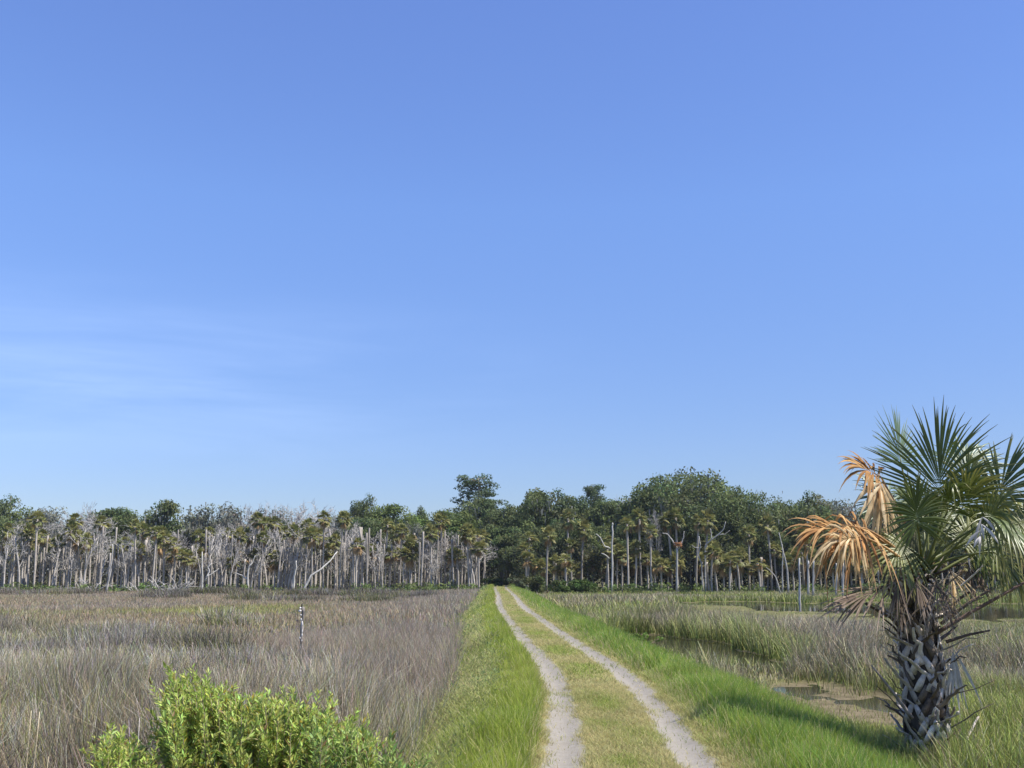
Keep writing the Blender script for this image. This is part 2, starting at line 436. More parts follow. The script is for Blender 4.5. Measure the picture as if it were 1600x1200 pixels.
def rush(d0, d1, ntuft, per, rad, w, segs, hh):
    c = scatter(rng, ntuft, d0, d1, left_l, left_r)
    z = rush_zone(c[:, 0], c[:, 1])
    s = c[:, 0] - xc(c[:, 1])
    c = c[rng.uniform(0, 1, len(c)) < z * sstep(-2.6, -3.8, s) * 1.25]
    p, o, ti = tufts(rng, c, per, rad * rng.uniform(.7, 1.4, len(c)))
    n = len(p)
    th = (.42 + .42 * sstep(.42, .54, fbm(c[:, 0] * .5, c[:, 1] * .3, 61)) + .35 * fbm(c[:, 0] * 1.2, c[:, 1] * .9, 62))[ti]
    h = hh * th * rng.uniform(.4, 1.15, n)
    wind = np.stack([fbm(c[:, 0] * .25, c[:, 1] * .25, 71) - .5, fbm(c[:, 0] * .25, c[:, 1] * .25, 72) - .5], -1)[ti] * 1.1
    lean = o * rng.uniform(.02, .45, n)[:, None] + rng.normal(0, .20, (n, 2)) + wind * .35 + np.array((-.06, 0)) + rng.normal(0, .55, (n, 2)) * (rng.uniform(0, 1, n) < .16)[:, None]
    tone = fbm(c[:, 0] * .30, c[:, 1] * .16, 81)[ti] * 2.0 - .55 + rng.normal(0, .14, n)
    cb = mixc3(OLV, BRN, sstep(.25, .62, tone)); ct = mixc3(TAN, PURP, sstep(.2, .5, tone))
    gt = rng.uniform(0, 1, n) < .25; ct[gt] = np.asarray(GREY)
    nearb = (1 - sstep(11, 22, c[:, 1]))[ti]; bb = rng.uniform(0, 1, n) < .15 + .45 * nearb; ct[bb] = np.asarray((.265, .205, .135))
    gg = rng.uniform(0, 1, n) < .10 + .25 * sstep(.5, .66, fbm(c[:, 0] * .25, c[:, 1] * .14, 83))[ti]; ct[gg] = np.asarray((.29, .31, .10)); cb[gg] = np.asarray((.20, .24, .06))
    pl = rng.uniform(0, 1, n) < .03; ct[pl] = np.asarray((.62, .58, .52)); cb[pl] = np.asarray((.5, .45, .36))
    pf = (.28 + 1.25 * fbm(c[:, 0] * .55, c[:, 1] * .25, 87))[ti] * np.where(c[:, 1] > 98, .72, 1.0)[ti]; ct *= pf[:, None]; cb *= pf[:, None]
    dk = rng.uniform(0, 1, n) < .2; ct[dk] *= .45; cb[dk] *= .45
    P = np.stack([p[:, 0], p[:, 1], height(p[:, 0], p[:, 1]) - .02], -1)
    return blades('needlerush', P, h, w * rng.uniform(.7, 1.3, n), lean, jit(rng, cb, .3), jit(rng, ct, .28), rng, segs, M_rush,
                  'tall grey brown needlerush covering the marsh left of the track', 'rushes', curve=1.15)
rush(8.5, 24, 6500, 40, .30, .010, 3, 1.25)
rush(24, 52, 9000, 24, .42, .019, 2, 1.0)
rush(52, 98, 9000, 16, .7, .036, 2, .95)
rush(98, 150, 15000, 16, .8, .05, 2, 1.0)

def low_grass(name, d0, d1, nb, xl, xr, w, hh, cols, seed, label, keep=None, lift=None, segs=1):
    r = np.random.default_rng(seed)
    p = scatter(r, nb, d0, d1, xl, xr)
    x, y = p[:, 0], p[:, 1]
    k = (height(x, y) > WATER + .0) & ((mud(x, y) < .5) | (r.uniform(0, 1, len(p)) < .15))
    if keep is not None: k &= r.uniform(0, 1, len(p)) < keep(x, y)
    p = p[k]; x, y = p[:, 0], p[:, 1]; n = len(p)
    cb, ct, hs = cols(x, y, r)
    h = hh * hs * r.uniform(.4, 1.25, n)
    lean = r.normal(0, .32, (n, 2))
    P = np.stack([x, y, height(x, y) - .02], -1)
    return blades(name, P, h, w * r.uniform(.7, 1.3, n), lean, jit(r, cb, .3), jit(r, ct, .26), r, segs, M_rush if name == 'cordgrass' else M_grass, label)
# short grass of the left flats
def flat_cols(x, y, r):
    n = len(x); q = 800 + 1570 * x / y; sd = x - xc(y)
    g = sstep(.5, .62, fbm(x * .05, y * .06, 91) + r.normal(0, .05, n)
              + .12 * np.exp(-((q - 60) / 170) ** 2) * np.exp(-((y - 118) / 22) ** 2) + .2 * np.exp(-((q - 600) / 90) ** 2) * np.exp(-((y - 40) / 7) ** 2) - .15)
    pk = fbm(x * .08, y * .06, 93) + r.normal(0, .12, n)
    tan = mixc3((.43, .35, .25), (.39, .33, .28), sstep(.3, .65, pk))
    cb = mixc3((.33, .26, .13), (.27, .30, .07), g); ct = tan * (1 - g[:, None]) + np.asarray((.41, .40, .16)) * g[:, None]
    near_dike = sstep(-13, -4.5, sd); ct = ct * (1 - .7 * near_dike[:, None]) + np.asarray((.35, .31, .26)) * .7 * near_dike[:, None]
    return cb, ct, (.6 + .7 * fbm(x * .25, y * .2, 95)) * (1 + 1.1 * near_dike)
low_grass('marsh_grass', 9, 45, 90000, left_l, left_r, .016, .42, flat_cols, 21, 'short tan and green grass on the flats left of the track', segs=2)
low_grass('marsh_grass', 45, 180, 170000, left_l, left_r, .06, .34, flat_cols, 22, 'short tan and green grass on the flats left of the track')

# right marsh: green cordgrass with mauve heads
right_l = lambda y: xc(y) + 3.6
right_r = lambda y: 1e9 * np.ones_like(y)
def fore(x, y):
    f = np.zeros(np.shape(x))
    for dl in (1.5, 3, 5, 8): f = np.maximum(f, np.maximum(pool(x * (1 + dl / y), y + dl), .85 * mud(x * (1 + dl / y), y + dl)))
    for dl in (12, 18, 24, 32): f = np.maximum(f, sstep(44, 54, y) * pool(x * (1 + dl / y), y + dl))
    return f
def cord_keep(x, y):
    s = x - xc(y)
    far = sstep(44, 54, y)
    return sstep(3.3, 5.2, s) * (.55 + .7 * fbm(x * .2, y * .15, 133)) * (1 - (.45 + .3 * far) * fore(x, y))
def cord_cols(x, y, r):
    n = len(x)
    mv = fbm(x * .10, y * .055, 111) + r.normal(0, .10, n) - .10 * sstep(95, 120, y) + .03
    brn = sstep(.49, .66, mv) * .85
    edge = np.clip(pool(x + 1.2, y) + pool(x - 1.2, y) + pool(x, y + 1.5) + pool(x, y - 1.5), 0, 1)
    brn = brn * (1 - .75 * edge)
    cb = mixc3((.20, .26, .06), (.30, .24, .11), brn * .6)
    ct = mixc3((.33, .37, .10), (.41, .335, .285), brn); ct *= (.55 + .9 * fbm(x * .45, y * .25, 137))[:, None]
    st = r.uniform(0, 1, n) < .16; ct[st] = np.asarray((.55, .46, .3)); dk = r.uniform(0, 1, n) < .22; ct[dk] *= .5; cb[dk] *= .5
    front = fore(x, y)
    hs = (.45 + .50 * sstep(.35, .6, fbm(x * .3, y * .18, 121)) + .35 * edge + .2 * brn) * (1 - .45 * sstep(95, 125, y)) * (1 - (.72 + .16 * sstep(44, 54, y)) * front)
    return cb, ct, hs
cl_ = 'green marsh cordgrass with mauve brown heads right of the track'
low_grass('cordgrass', 9, 28, 150000, right_l, right_r, .013, .80, cord_cols, 23, cl_, cord_keep, segs=3)
low_grass('cordgrass', 28, 70, 230000, right_l, right_r, .026, .88, cord_cols, 24, cl_, cord_keep, segs=2)
low_grass('cordgrass', 70, 180, 200000, right_l, right_r, .065, .80, cord_cols, 25, cl_, cord_keep, segs=2)

# lush verges
def verge(seed, d0, d1, nb, w, hh, segs):
    r = np.random.default_rng(seed)
    y = d0 * (d1 / d0) ** r.uniform(0, 1, nb) if d1 / d0 > 3 else np.sqrt(r.uniform(d0 ** 2, d1 ** 2, nb))
    side = r.uniform(0, 1, nb) < .52
    sl = -1.08 - r.uniform(0, 1, nb) ** 1.1 * 2.6; sr = 1.15 + r.uniform(0, 1, nb) ** 1.1 * 3.4
    s = np.where(side, sr, sl)
    x = s + xc(y)
    clump = fbm(x * 1.1, y * .8, 141)
    inner = np.where(side, sstep(1.05, 1.75, s), sstep(-1.05, -1.25, s))
    outer = np.where(side, 1 - .8 * sstep(3.0, 4.6, s), 1 - .45 * sstep(-2.0, -3.4, s))
    k = r.uniform(0, 1, nb) < (.35 + .9 * clump) * outer
    x, y, s, side, clump, inner = x[k], y[k], s[k], side[k], clump[k], inner[k]; n = len(x)
    tone = fbm(x * .5, y * .35, 151) + r.normal(0, .1, n)
    straw = (r.uniform(0, 1, n) < .10 + .45 * (1 - inner) + np.where(side, 0, .6 * sstep(-1.7, -2.3, s)) * sstep(.38, .55, fbm(x * .4, y * .3, 157)))
    cb = mixc3((.15, .24, .03), (.21, .28, .035), tone); ct = mixc3((.25, .345, .045), (.41, .44, .09), tone)
    gr = side & (r.uniform(0, 1, n) < .6); ct[gr] = ct[gr] * np.array((.68, .90, 1.15))
    ct[straw] = np.asarray((.60, .52, .28)); cb[straw] = np.asarray((.40, .38, .15))
    mut = (~side) & (s < -1.9) & (r.uniform(0, 1, n) < .5); ct[mut] = ct[mut] * .5 + np.array((.20, .21, .10)); cb[mut] = cb[mut] * .6 + np.array((.10, .10, .05))
    h = hh * (.45 + .9 * clump) * r.uniform(.6, 1.2, n) * (.3 + .7 * inner)
    lean = r.normal(0, .28, (n, 2)) + np.array((-.05, -.05))
    P = np.stack([x, y, height(x, y) - .02], -1)
    return blades('verge_grass', P, h, w * r.uniform(.7, 1.3, n), lean, jit(r, cb, .15), jit(r, ct, .15), r, segs, M_grass,
                  'lush bright green grass on the verges of the track', droop=.1)
verge(31, 8, 22, 130000, .009, .42, 3)
verge(32, 22, 60, 130000, .018, .42, 2)
verge(33, 60, 172, 60000, .045, .40, 1)

# short worn grass on the track itself
def road_grass(seed, d0, d1, nb, w, hh):
    r = np.random.default_rng(seed)
    y = np.sqrt(r.uniform(d0 ** 2, d1 ** 2, nb)); s = r.uniform(-1.3, 1.45, nb); x = s + xc(y)
    rutd = np.abs(np.abs(s) - .76) + (fbm(x * 2.2, y * 2.2, 161) - .5) * .36
    dens = sstep(.16, .36, rutd + r.normal(0, .03, nb)) * (.3 + .9 * fbm(x * 1.5, y * 1.0, 163)) + .02 + .10 * sstep(.56, .70, fbm(x * 2.5, y * 1.1, 165))
    k = r.uniform(0, 1, nb) < dens; x, y, s = x[k], y[k], s[k]; n = len(x)
    fringe = np.exp(-((rutd[k] - .27) / .09) ** 2)
    dry = .5 * fringe + (1 - .5 * fringe) * sstep(.38, .62, fbm(x * .9, y * .5, 167) + r.normal(0, .12, n) + .12 * np.exp(-((np.abs(s) - .4) / .2) ** 2))
    ct = mixc3((.32, .38, .09), (.50, .45, .21), dry); cb = mixc3((.22, .28, .06), (.36, .32, .14), dry)
    P = np.stack([x, y, height(x, y) - .01], -1)
    return blades('track_grass', P, hh * r.uniform(.4, 1.3, n) * (.6 + .8 * fbm(x * 1.2, y * 1.2, 169)), w * r.uniform(.7, 1.3, n), r.normal(0, .6, (n, 2)),
                  jit(r, cb, .18), jit(r, ct, .18), r, 2, M_grass, 'short worn yellow green grass between the sandy ruts', droop=.2)
road_grass(41, 8, 20, 110000, .008, .085)
road_grass(42, 20, 55, 90000, .016, .085)
road_grass(43, 55, 170, 45000, .045, .08)

# leafy weeds on the slope below the left verge
def weeds(seed, d0, d1, nt, per, ls):
    r = np.random.default_rng(seed)
    y = np.sqrt(r.uniform(d0 ** 2, d1 ** 2, nt)); s = -1.9 - r.uniform(0, 1, nt) * 1.9; x = s + xc(y)
    k = r.uniform(0, 1, nt) < sstep(.45, .6, fbm(x * .35, y * .22, 171)) + .06
    c = np.stack([x, y], -1)[k]
    p, o, ti = tufts(r, c, per, .3 * np.ones(len(c)))
    n = len(p); z = height(p[:, 0], p[:, 1]) + r.uniform(.05, .55, n) * (.5 + .8 * fbm(c[:, 0], c[:, 1], 173))[ti]
    ct = mixc3((.28, .33, .11), (.48, .46, .18), r.uniform(0, 1, n) * fbm(c[:, 0] * .5, c[:, 1] * .5, 175)[ti] * 1.4)
    dk = (fbm(c[:, 0] * .8, c[:, 1] * .8, 177) > .6)[ti]; ct[dk] *= np.array((.62, .8, .8))
    P = np.stack([p[:, 0], p[:, 1], z], -1)
    return blades('leafy_weeds', P, ls * r.uniform(.6, 1.3, n), ls * .4 * np.ones(n), o * r.uniform(.3, 1.4, n)[:, None], jit(r, ct * .9, .15), jit(r, ct, .15), r, 2, M_grass,
                  'leafy green weeds on the slope between the verge and the rushes', 'weeds', droop=.3)
weeds(51, 8.5, 26, 330, 60, .055)
weeds(52, 26, 80, 300, 34, .10)
weeds(53, 80, 165, 120, 24, .22)

exec_forest = True
# ------------------------------------------------------------------ branching trees
def branch_paths(rnd, levels, start, dirn, length, radius, bend=.25, up=.15, nseg=5):
    """recursive skeleton: list of (level, path, radii), and the outer ends"""
    out = []; tips = []
    def grow(lv, p, d, L, r):
        P = [p]; q = np.array(p); dd = np.array(d)
        ns = nseg if lv < 2 else 3
        for k in range(ns):
            dd = dd + rnd.normal(0, bend, 3) + np.array((0, 0, up)); dd /= np.linalg.norm(dd)
            q = q + dd * L / ns; P.append(q.copy())
        P = np.array(P); end = .45 if lv == 0 else .3
        out.append((lv, P, np.linspace(r, r * end, len(P))))
        if lv == len(levels): tips.append(P[-1]); tips.append(P[len(P) // 2]); return
        cnt, sp, fr, t0 = levels[lv]
        for k in range(cnt):
            t = t0 + (1 - t0) * (k + rnd.uniform(.1, .9)) / cnt
            i = min(int(t * ns), ns - 1); f = t * ns - i
            b = P[i] * (1 - f) + P[i + 1] * f
            tang = P[i + 1] - P[i]; tang /= np.linalg.norm(tang)
            rv = rnd.normal(0, 1, 3); rv -= tang * rv.dot(tang); rv /= np.linalg.norm(rv)
            a = R(sp) * rnd.uniform(.7, 1.25)
            grow(lv + 1, b, tang * math.cos(a) + rv * math.sin(a), L * fr * rnd.uniform(.6, 1.2) * (1 - .35 * t if lv == 0 else 1), max(r * (1 - .6 * t) * .5, .012))
    grow(0, np.array(start, float), np.array(dirn, float) / np.linalg.norm(dirn), length, radius)
    return out, tips
def wood_mesh(name, paths, cols, rnd, rmin=.0):
    b = MB()
    for lv, P, r in paths:
        c = np.asarray(cols[min(lv, len(cols) - 1)]) * rnd.uniform(.85, 1.15)
        b.tube(P, np.maximum(r, rmin), (8, 6, 4, 3, 3)[min(lv, 4)], c)
    return b.mesh(name, True)
def cards(rnd, ctr, per, rad, size, col, colv=.2, up=.4):
    """leaf-sized faces round each centre"""
    ctr = np.asarray(ctr); n = len(ctr)
    v = rnd.normal(0, 1, (n, per, 3)); v /= np.linalg.norm(v, axis=2)[..., None]
    p = ctr[:, None, :] + v * (rad * rnd.uniform(.25, 1, (n, per)) ** .6)[..., None] * np.array((1, 1, .72))
    p = p.reshape(-1, 3); m = len(p)
    nrm = rnd.normal(0, 1, (m, 3)) + v.reshape(-1, 3) * .7 + np.array((0, 0, up)); nrm /= np.linalg.norm(nrm, axis=1)[:, None]
    a = np.cross(nrm, rnd.normal(0, 1, (m, 3))); a /= np.linalg.norm(a, axis=1)[:, None]; b = np.cross(nrm, a)
    s = size * rnd.uniform(.55, 1.3, m)[:, None]
    V = np.stack([p - a * s, p - b * s * .55 + a * s * .1, p + a * s, p + b * s * .55 - a * s * .1], 1).reshape(-1, 3)
    cc = np.asarray(col); cc = np.broadcast_to(cc, (n, 3)) * rnd.uniform(1 - colv, 1 + colv, (n, 1)) * (1 + rnd.normal(0, .06, (n, 3)))
    cc = np.repeat(cc, per, 0) * rnd.uniform(.8, 1.2, (m, 1))
    return V, np.repeat(np.clip(cc, .004, 1), 4, 0)
def card_mesh(name, parts):
    V = np.concatenate([a for a, _ in parts]); K = np.concatenate([k for _, k in parts])
    return mesh_from(name, V, [np.arange(len(V)).reshape(-1, 4)], K)
GREYW = [(.42, .385, .345), (.44, .41, .365), (.44, .415, .375), (.43, .405, .375)]

def make_oak(seed, H, W, leaf, gaps=.15, moss=.5, bare=.0, per=125, nclump=115):
    """live oak: crown over spreading limbs; H height, W crown width"""
    r = np.random.default_rng(seed)
    paths, tips = branch_paths(r, [(6, 52, .62, .3), (5, 45, .55, .3), (4, 45, .5, .3)], (0, 0, 0), (r.normal(0, .08), r.normal(0, .08), 1), H * .55, H * .026, .16, .05)
    # squeeze the skeleton into the crown's outline
    allp = np.concatenate([P for _, P, _ in paths]); mz = allp[:, 2].max(); mr = np.percentile(np.hypot(allp[:, 0], allp[:, 1]), 97)
    sc = np.array((W * .46 / mr, W * .46 / mr, H * .94 / mz))
    paths = [(lv, P * sc, rr) for lv, P, rr in paths]; tips = np.array(tips) * sc
    wood = wood_mesh('trunk', paths, [(.20, .18, .155), (.22, .20, .18), (.26, .24, .22)], r)
    th = r.uniform(0, 2 * PI, nclump); ph = np.arccos(r.uniform(-.35, 1, nclump))
    rr = r.uniform(.72, 1.0, nclump)
    shell = np.stack([np.sin(ph) * np.cos(th) * W * .5 * rr, np.sin(ph) * np.sin(th) * W * .5 * rr, H * .52 + np.cos(ph) * H * .45 * rr], -1)
    shell *= (.82 + .3 * r.uniform(0, 1, (nclump, 1)))
    shell[:, 2] = np.clip(shell[:, 2], H * .2, H * 1.0)
    sel = tips[r.uniform(0, 1, len(tips)) < .45]; sel = sel[sel[:, 2] > H * .28]
    ctr = np.concatenate([shell, sel[:110]]); q_ = (ctr - (0, 0, H * .52)) / (W * .5, W * .5, H * .46)
    nr = np.linalg.norm(q_, axis=1); ctr = (0, 0, H * .52) + q_ * np.minimum(1, (.93 + .07 * r.uniform(0, 1, len(nr))) / nr)[:, None] * (W * .5, W * .5, H * .46)
    g = vnoise(ctr[:, 0] * .35 + seed, ctr[:, 2] * .35 + ctr[:, 1] * .3, seed)
    ctr = ctr[(g > gaps) & (r.uniform(0, 1, len(ctr)) > bare)]
    big = W / 12.0
    ct = leaf[0] + (leaf[1] - leaf[0]) * r.uniform(0, 1, (len(ctr), 1))
    crown = card_mesh('crown', [cards(r, ctr, per, 1.45 * big ** .5, .215, ct, .3, .7)])
    mz_ = None
    if moss > 0:
        q = ctr[r.uniform(0, 1, len(ctr)) < moss]
        p = np.repeat(q, 9, 0) + r.normal(0, .7, (len(q) * 9, 3)) + np.array((0, 0, -.6)); n = len(p)
        L = r.uniform(.4, 1.2, n); yaw = r.uniform(0, PI, n); w = r.uniform(.08, .2, n)
        sd = np.stack([np.cos(yaw) * w, np.sin(yaw) * w, np.zeros(n)], -1); dn = np.stack([np.zeros(n), np.zeros(n), L], -1)
        V = np.stack([p - sd, p + sd, p + sd * .7 - dn * .6, p - dn, p - sd * .7 - dn * .6], 1).reshape(-1, 3)
        K = np.repeat(np.asarray((.20, .205, .18)) * r.uniform(.75, 1.25, (n, 1)), 5, 0)
        mz_ = mesh_from('moss', V, [np.arange(n * 5).reshape(-1, 5)], K)
    return dict(H=H, W=W, parts=[('trunk', wood, M_bark), ('crown', crown, M_leaf)] + ([('spanish_moss', mz_, M_moss)] if mz_ else []))

def make_pine(seed, H, W):
    r = np.random.default_rng(seed); b = MB(); ctr = []
    tr = np.array([(0.25 * math.sin(k * .9 + seed), .2 * math.cos(k * 1.3), H * k / 8) for k in range(9)])
    b.tube(tr, np.linspace(.32, .07, 9), 8, (.25, .2, .16))
    for k in range(42):
        t = .36 + .63 * (k / 41) ; z = t * H; a = r.uniform(0, 2 * PI)
        L = W * .5 * (1 - .6 * ((t - .36) / .64) ** 1.5) * r.uniform(.55, 1.1)
        e = np.array((math.cos(a) * L, math.sin(a) * L, z + L * r.uniform(.05, .35)))
        p0 = np.array((np.interp(z, tr[:, 2], tr[:, 0]), np.interp(z, tr[:, 2], tr[:, 1]), z)); m = (p0 + e) / 2 - np.array((0, 0, .15))
        b.tube([p0, m, e], (.09, .06, .025), 4, (.25, .2, .16))
        for q in (e, (m + e) / 2 + r.normal(0, .3, 3), e + r.normal(0, .55, 3)): ctr.append(q)
    ctr += [np.array((r.normal(0, .4), r.normal(0, .4), H * r.uniform(.9, 1.0))) for _ in range(6)]
    crown = card_mesh('crown', [cards(r, np.array(ctr), 62, .85, .17, (.10, .14, .07), .25)])
    return dict(H=H, W=W, parts=[('trunk', b.mesh('trunk', True), M_bark), ('crown', crown, M_leaf)])

def make_snag(seed, H, W, levels, lean=(0, 0), rad=None, col=None, fork=None):
    r = np.random.default_rng(seed)
    paths, tips = branch_paths(r, levels, (0, 0, 0), (lean[0], lean[1], 1), H * .7, rad or H * .017, .10, .06, 6)
    allp = np.concatenate([P for _, P, _ in paths]); mz = allp[:, 2].max()
    mr = np.percentile(np.hypot(allp[:, 0], allp[:, 1]), 95)
    sc = np.array((W * .5 / mr, W * .5 / mr, H / mz))
    main = [(lv, P * sc, rr) for lv, P, rr in paths if lv == 0]; rest = [(lv, P * sc, rr) for lv, P, rr in paths if lv > 0]
    col = col or GREYW
    return dict(H=H, W=W, parts=[('trunk', wood_mesh('trunk', main, col, r, .03), M_bark), ('branches', wood_mesh('branches', rest, col, r, .022), M_bark)])

# sabal palms of the wood
def fan_small(b, r, hub, d, rad, col, nseg=9, droop=.15, sides=True):
    d = d / np.linalg.norm(d); u = np.cross(d, (0, 0, 1.0)); u /= np.linalg.norm(u) + 1e-6; nrm = np.cross(u, d)
    roll = r.uniform(-.5, .5); u2 = u * math.cos(roll) + nrm * math.sin(roll)
    V = []; F = []
    for k in range(nseg):
        a = -1.75 + 3.5 * (k + .5) / nseg; e = d * math.cos(a) + u2 * math.sin(a)
        L = rad * r.uniform(.8, 1.1) * (.72 + .28 * math.cos(a)); w = rad * .11
        pr = np.cross(e, nrm); pr /= np.linalg.norm(pr) + 1e-6
        q = hub + e * L * .5; t = hub + e * L + np.array((0, 0, -droop * L * 1.3)); i = len(V)
        V += [hub, q + pr * w, t, q - pr * w]; F.append((i, i + 1, i + 2, i + 3))
    c = np.asarray(col) * r.uniform(.75, 1.25)
    b.add(V, [F], c)
def make_palm(seed, H, lean, green=26, dead=7, crown_r=1.5, skirt=False, rad=.14):
    r = np.random.default_rng(seed)
    t = np.linspace(0, 1, 8); bendx = lean[0] * t ** 1.5; bendy = lean[1] * t ** 1.5
    P = np.stack([bendx * H + .06 * np.sin(t * 5 + seed), bendy * H, t * H], -1)
    b = MB(); b.tube(P, np.interp(t, (0, .05, .8, .93, 1), (rad * 1.35, rad * 1.05, rad, rad * 1.35, rad * 1.1)), 8, np.outer(np.interp(t, (0, 1), (1, .86)), (.44, .395, .34)) * r.uniform(.75, 1.12))
    parts = [('trunk', b.mesh('trunk', True), M_bark)]
    top = P[-1]
    if green:
        g = MB()
        for k in range(green):
            a = k * 2.39996 + r.uniform(-.3, .3); el = R(85 - 125 * (k / green) + r.uniform(-12, 12))
            d = np.array((math.cos(a) * math.cos(el), math.sin(a) * math.cos(el), math.sin(el)))
            L = crown_r * r.uniform(.42, .62); hub = top + d * L + np.array((0, 0, -.10 * L))
            g.tube([top, (top + hub) / 2 + np.array((0, 0, .05)), hub], (.03, .022, .018), 3, (.16, .16, .06))
            ol = r.uniform(0, 1); c = np.array((.155, .19, .06)) * (1 - ol) + np.array((.27, .245, .085)) * ol
            fan_small(g, r, hub, d + np.array((0, 0, -.12)), crown_r * r.uniform(.5, .68), c, 10, .2)
        parts.append(('crown', g.mesh('crown'), M_fan))
    if dead:
        g = MB()
        for k in range(dead):
            a = r.uniform(0, 2 * PI); el = R(r.uniform(-75, -35))
            d = np.array((math.cos(a) * math.cos(el), math.sin(a) * math.cos(el), math.sin(el)))
            hub = top + d * crown_r * r.uniform(.3, .55) + np.array((0, 0, -.1))
            g.tube([top, hub], (.03, .02), 3, (.3, .2, .1))
            fan_small(g, r, hub, d + np.array((0, 0, -1.0)), crown_r * r.uniform(.4, .6), np.array((.42, .29, .15)) * r.uniform(.7, 1.3), 8, .3)
        parts.append(('dead_fronds', g.mesh('dead_fronds'), M_dead))
    return dict(H=H, W=2 * crown_r, parts=parts)

class Kind:
    """builds the thing with its parts on first use, then copies thing and parts"""
    def __init__(s, name, proto): s.name = name; s.p = proto; s.first = None
    def place(s, loc, rz, sx, sz, label, cat, group=None):
        if s.first is None:
            o = empty(s.name); s.ch = [link(n, me, m, o) for n, me, m in s.p['parts']]; s.first = o
            for c in s.ch:
                if c.name.startswith('spanish_moss'): c['kind'] = 'stuff'
        else:
            o = s.first.copy(); C.objects.link(o)
            for k in ('label', 'category', 'group'):
                if k in o: del o[k]
            for c in s.ch:
                d = c.copy(); C.objects.link(d); d.parent = o
        o.location = loc; o.rotation_euler = (0, 0, rz); o.scale = (sx, sx, sz)
        return tag(o, label, cat, group)

rg = random.Random(7)
LEAF_D = (np.array((.085, .125, .048)), np.array((.17, .20, .075)))
LEAF_G = (np.array((.11, .155, .045)), np.array((.17, .21, .065)))
LEAF_GREY = (np.array((.16, .17, .12)), np.array((.23, .23, .175)))
OAK = {
    'dense': [Kind('live_oak', make_oak(100 + k, 14, 12, LEAF_D, .16, .22)) for k in range(3)],
    'green': [Kind('live_oak', make_oak(120 + k, 14, 11, LEAF_G, .12, .2)) for k in range(2)],
    'grey': [Kind('live_oak', make_oak(140 + k, 14, 12, LEAF_GREY, .25, .9, .1, 60)) for k in range(2)],
    'open': [Kind('live_oak', make_oak(160, 14, 12, LEAF_D, .42, .5, .2, 85, 70))],
    'dome': [Kind('live_oak', make_oak(170, 15, 20, LEAF_D, .10, .3, 0, 125, 210))],
}
PINE = Kind('pine_tree', make_pine(5, 19, 8)); PINE2 = Kind('pine_tree', make_pine(9, 17, 6))
TWIGGY = [(9, 48, .50, .35), (6, 45, .55, .25), (5, 42, .55, .25), (3, 40, .6, .3)]
SPARSE = [(7, 45, .48, .35), (5, 45, .5, .3), (3, 42, .5, .3)]
BARE = [Kind('dead_tree', make_snag(200 + k, 13, 8, TWIGGY)) for k in range(4)]
SNAG = [Kind('dead_tree', make_snag(220 + k, 9, 4.5, SPARSE)) for k in range(4)]
POLE = [Kind('dead_palm', make_palm(240 + k, h, (rg.uniform(-.1, .1), 0), 0, dd, 1.2)) for k, (h, dd) in enumerate(((6.5, 0), (7.5, 3), (5, 0), (8.5, 0)))]
PALM = {}
for k, (h, l) in enumerate(((7.2, .02), (7.6, -.05), (8.2, .0), (7.0, .07))): PALM.setdefault('mid', []).append(Kind('cabbage_palm', make_palm(300 + k, h, (l, .02), 24, 6, 1.45)))
for k, (h, l) in enumerate(((10.5, .03), (11, -.06))): PALM.setdefault('tall', []).append(Kind('cabbage_palm', make_palm(320 + k, h, (l, -.01), 24, 5, 1.5)))
for k, (h, l) in enumerate(((4.2, .03), (3.4, -.05), (5.2, .05))): PALM.setdefault('short', []).append(Kind('cabbage_palm', make_palm(340 + k, h, (l, 0), 26, 9, 1.55)))
for k, (h, l) in enumerate(((7.0, .03), (6.2, -.04))): PALM.setdefault('tan', []).append(Kind('cabbage_palm', make_palm(360 + k, h, (l, 0), 12, 20, 1.4)))

def gz(x, y): return float(height(np.array([x]), np.array([y]))[0])
def stand(kind, px, Y, top, label, cat, group=None, width=None, rz=None):
    """stand a copy so that its foot is at px across, its top at picture row `top` if the foot is Y metres off"""
    p = at(px, top, Y); z = gz(p[0], Y) - .05
    sz = (p[2] - z) / kind.p['H']
    sx = sz if width is None else width / FPX * Y / kind.p['W']
    return kind.place((p[0], Y, z), rg.uniform(0, 2 * PI) if rz is None else rz, sx, sz, label, cat, group)

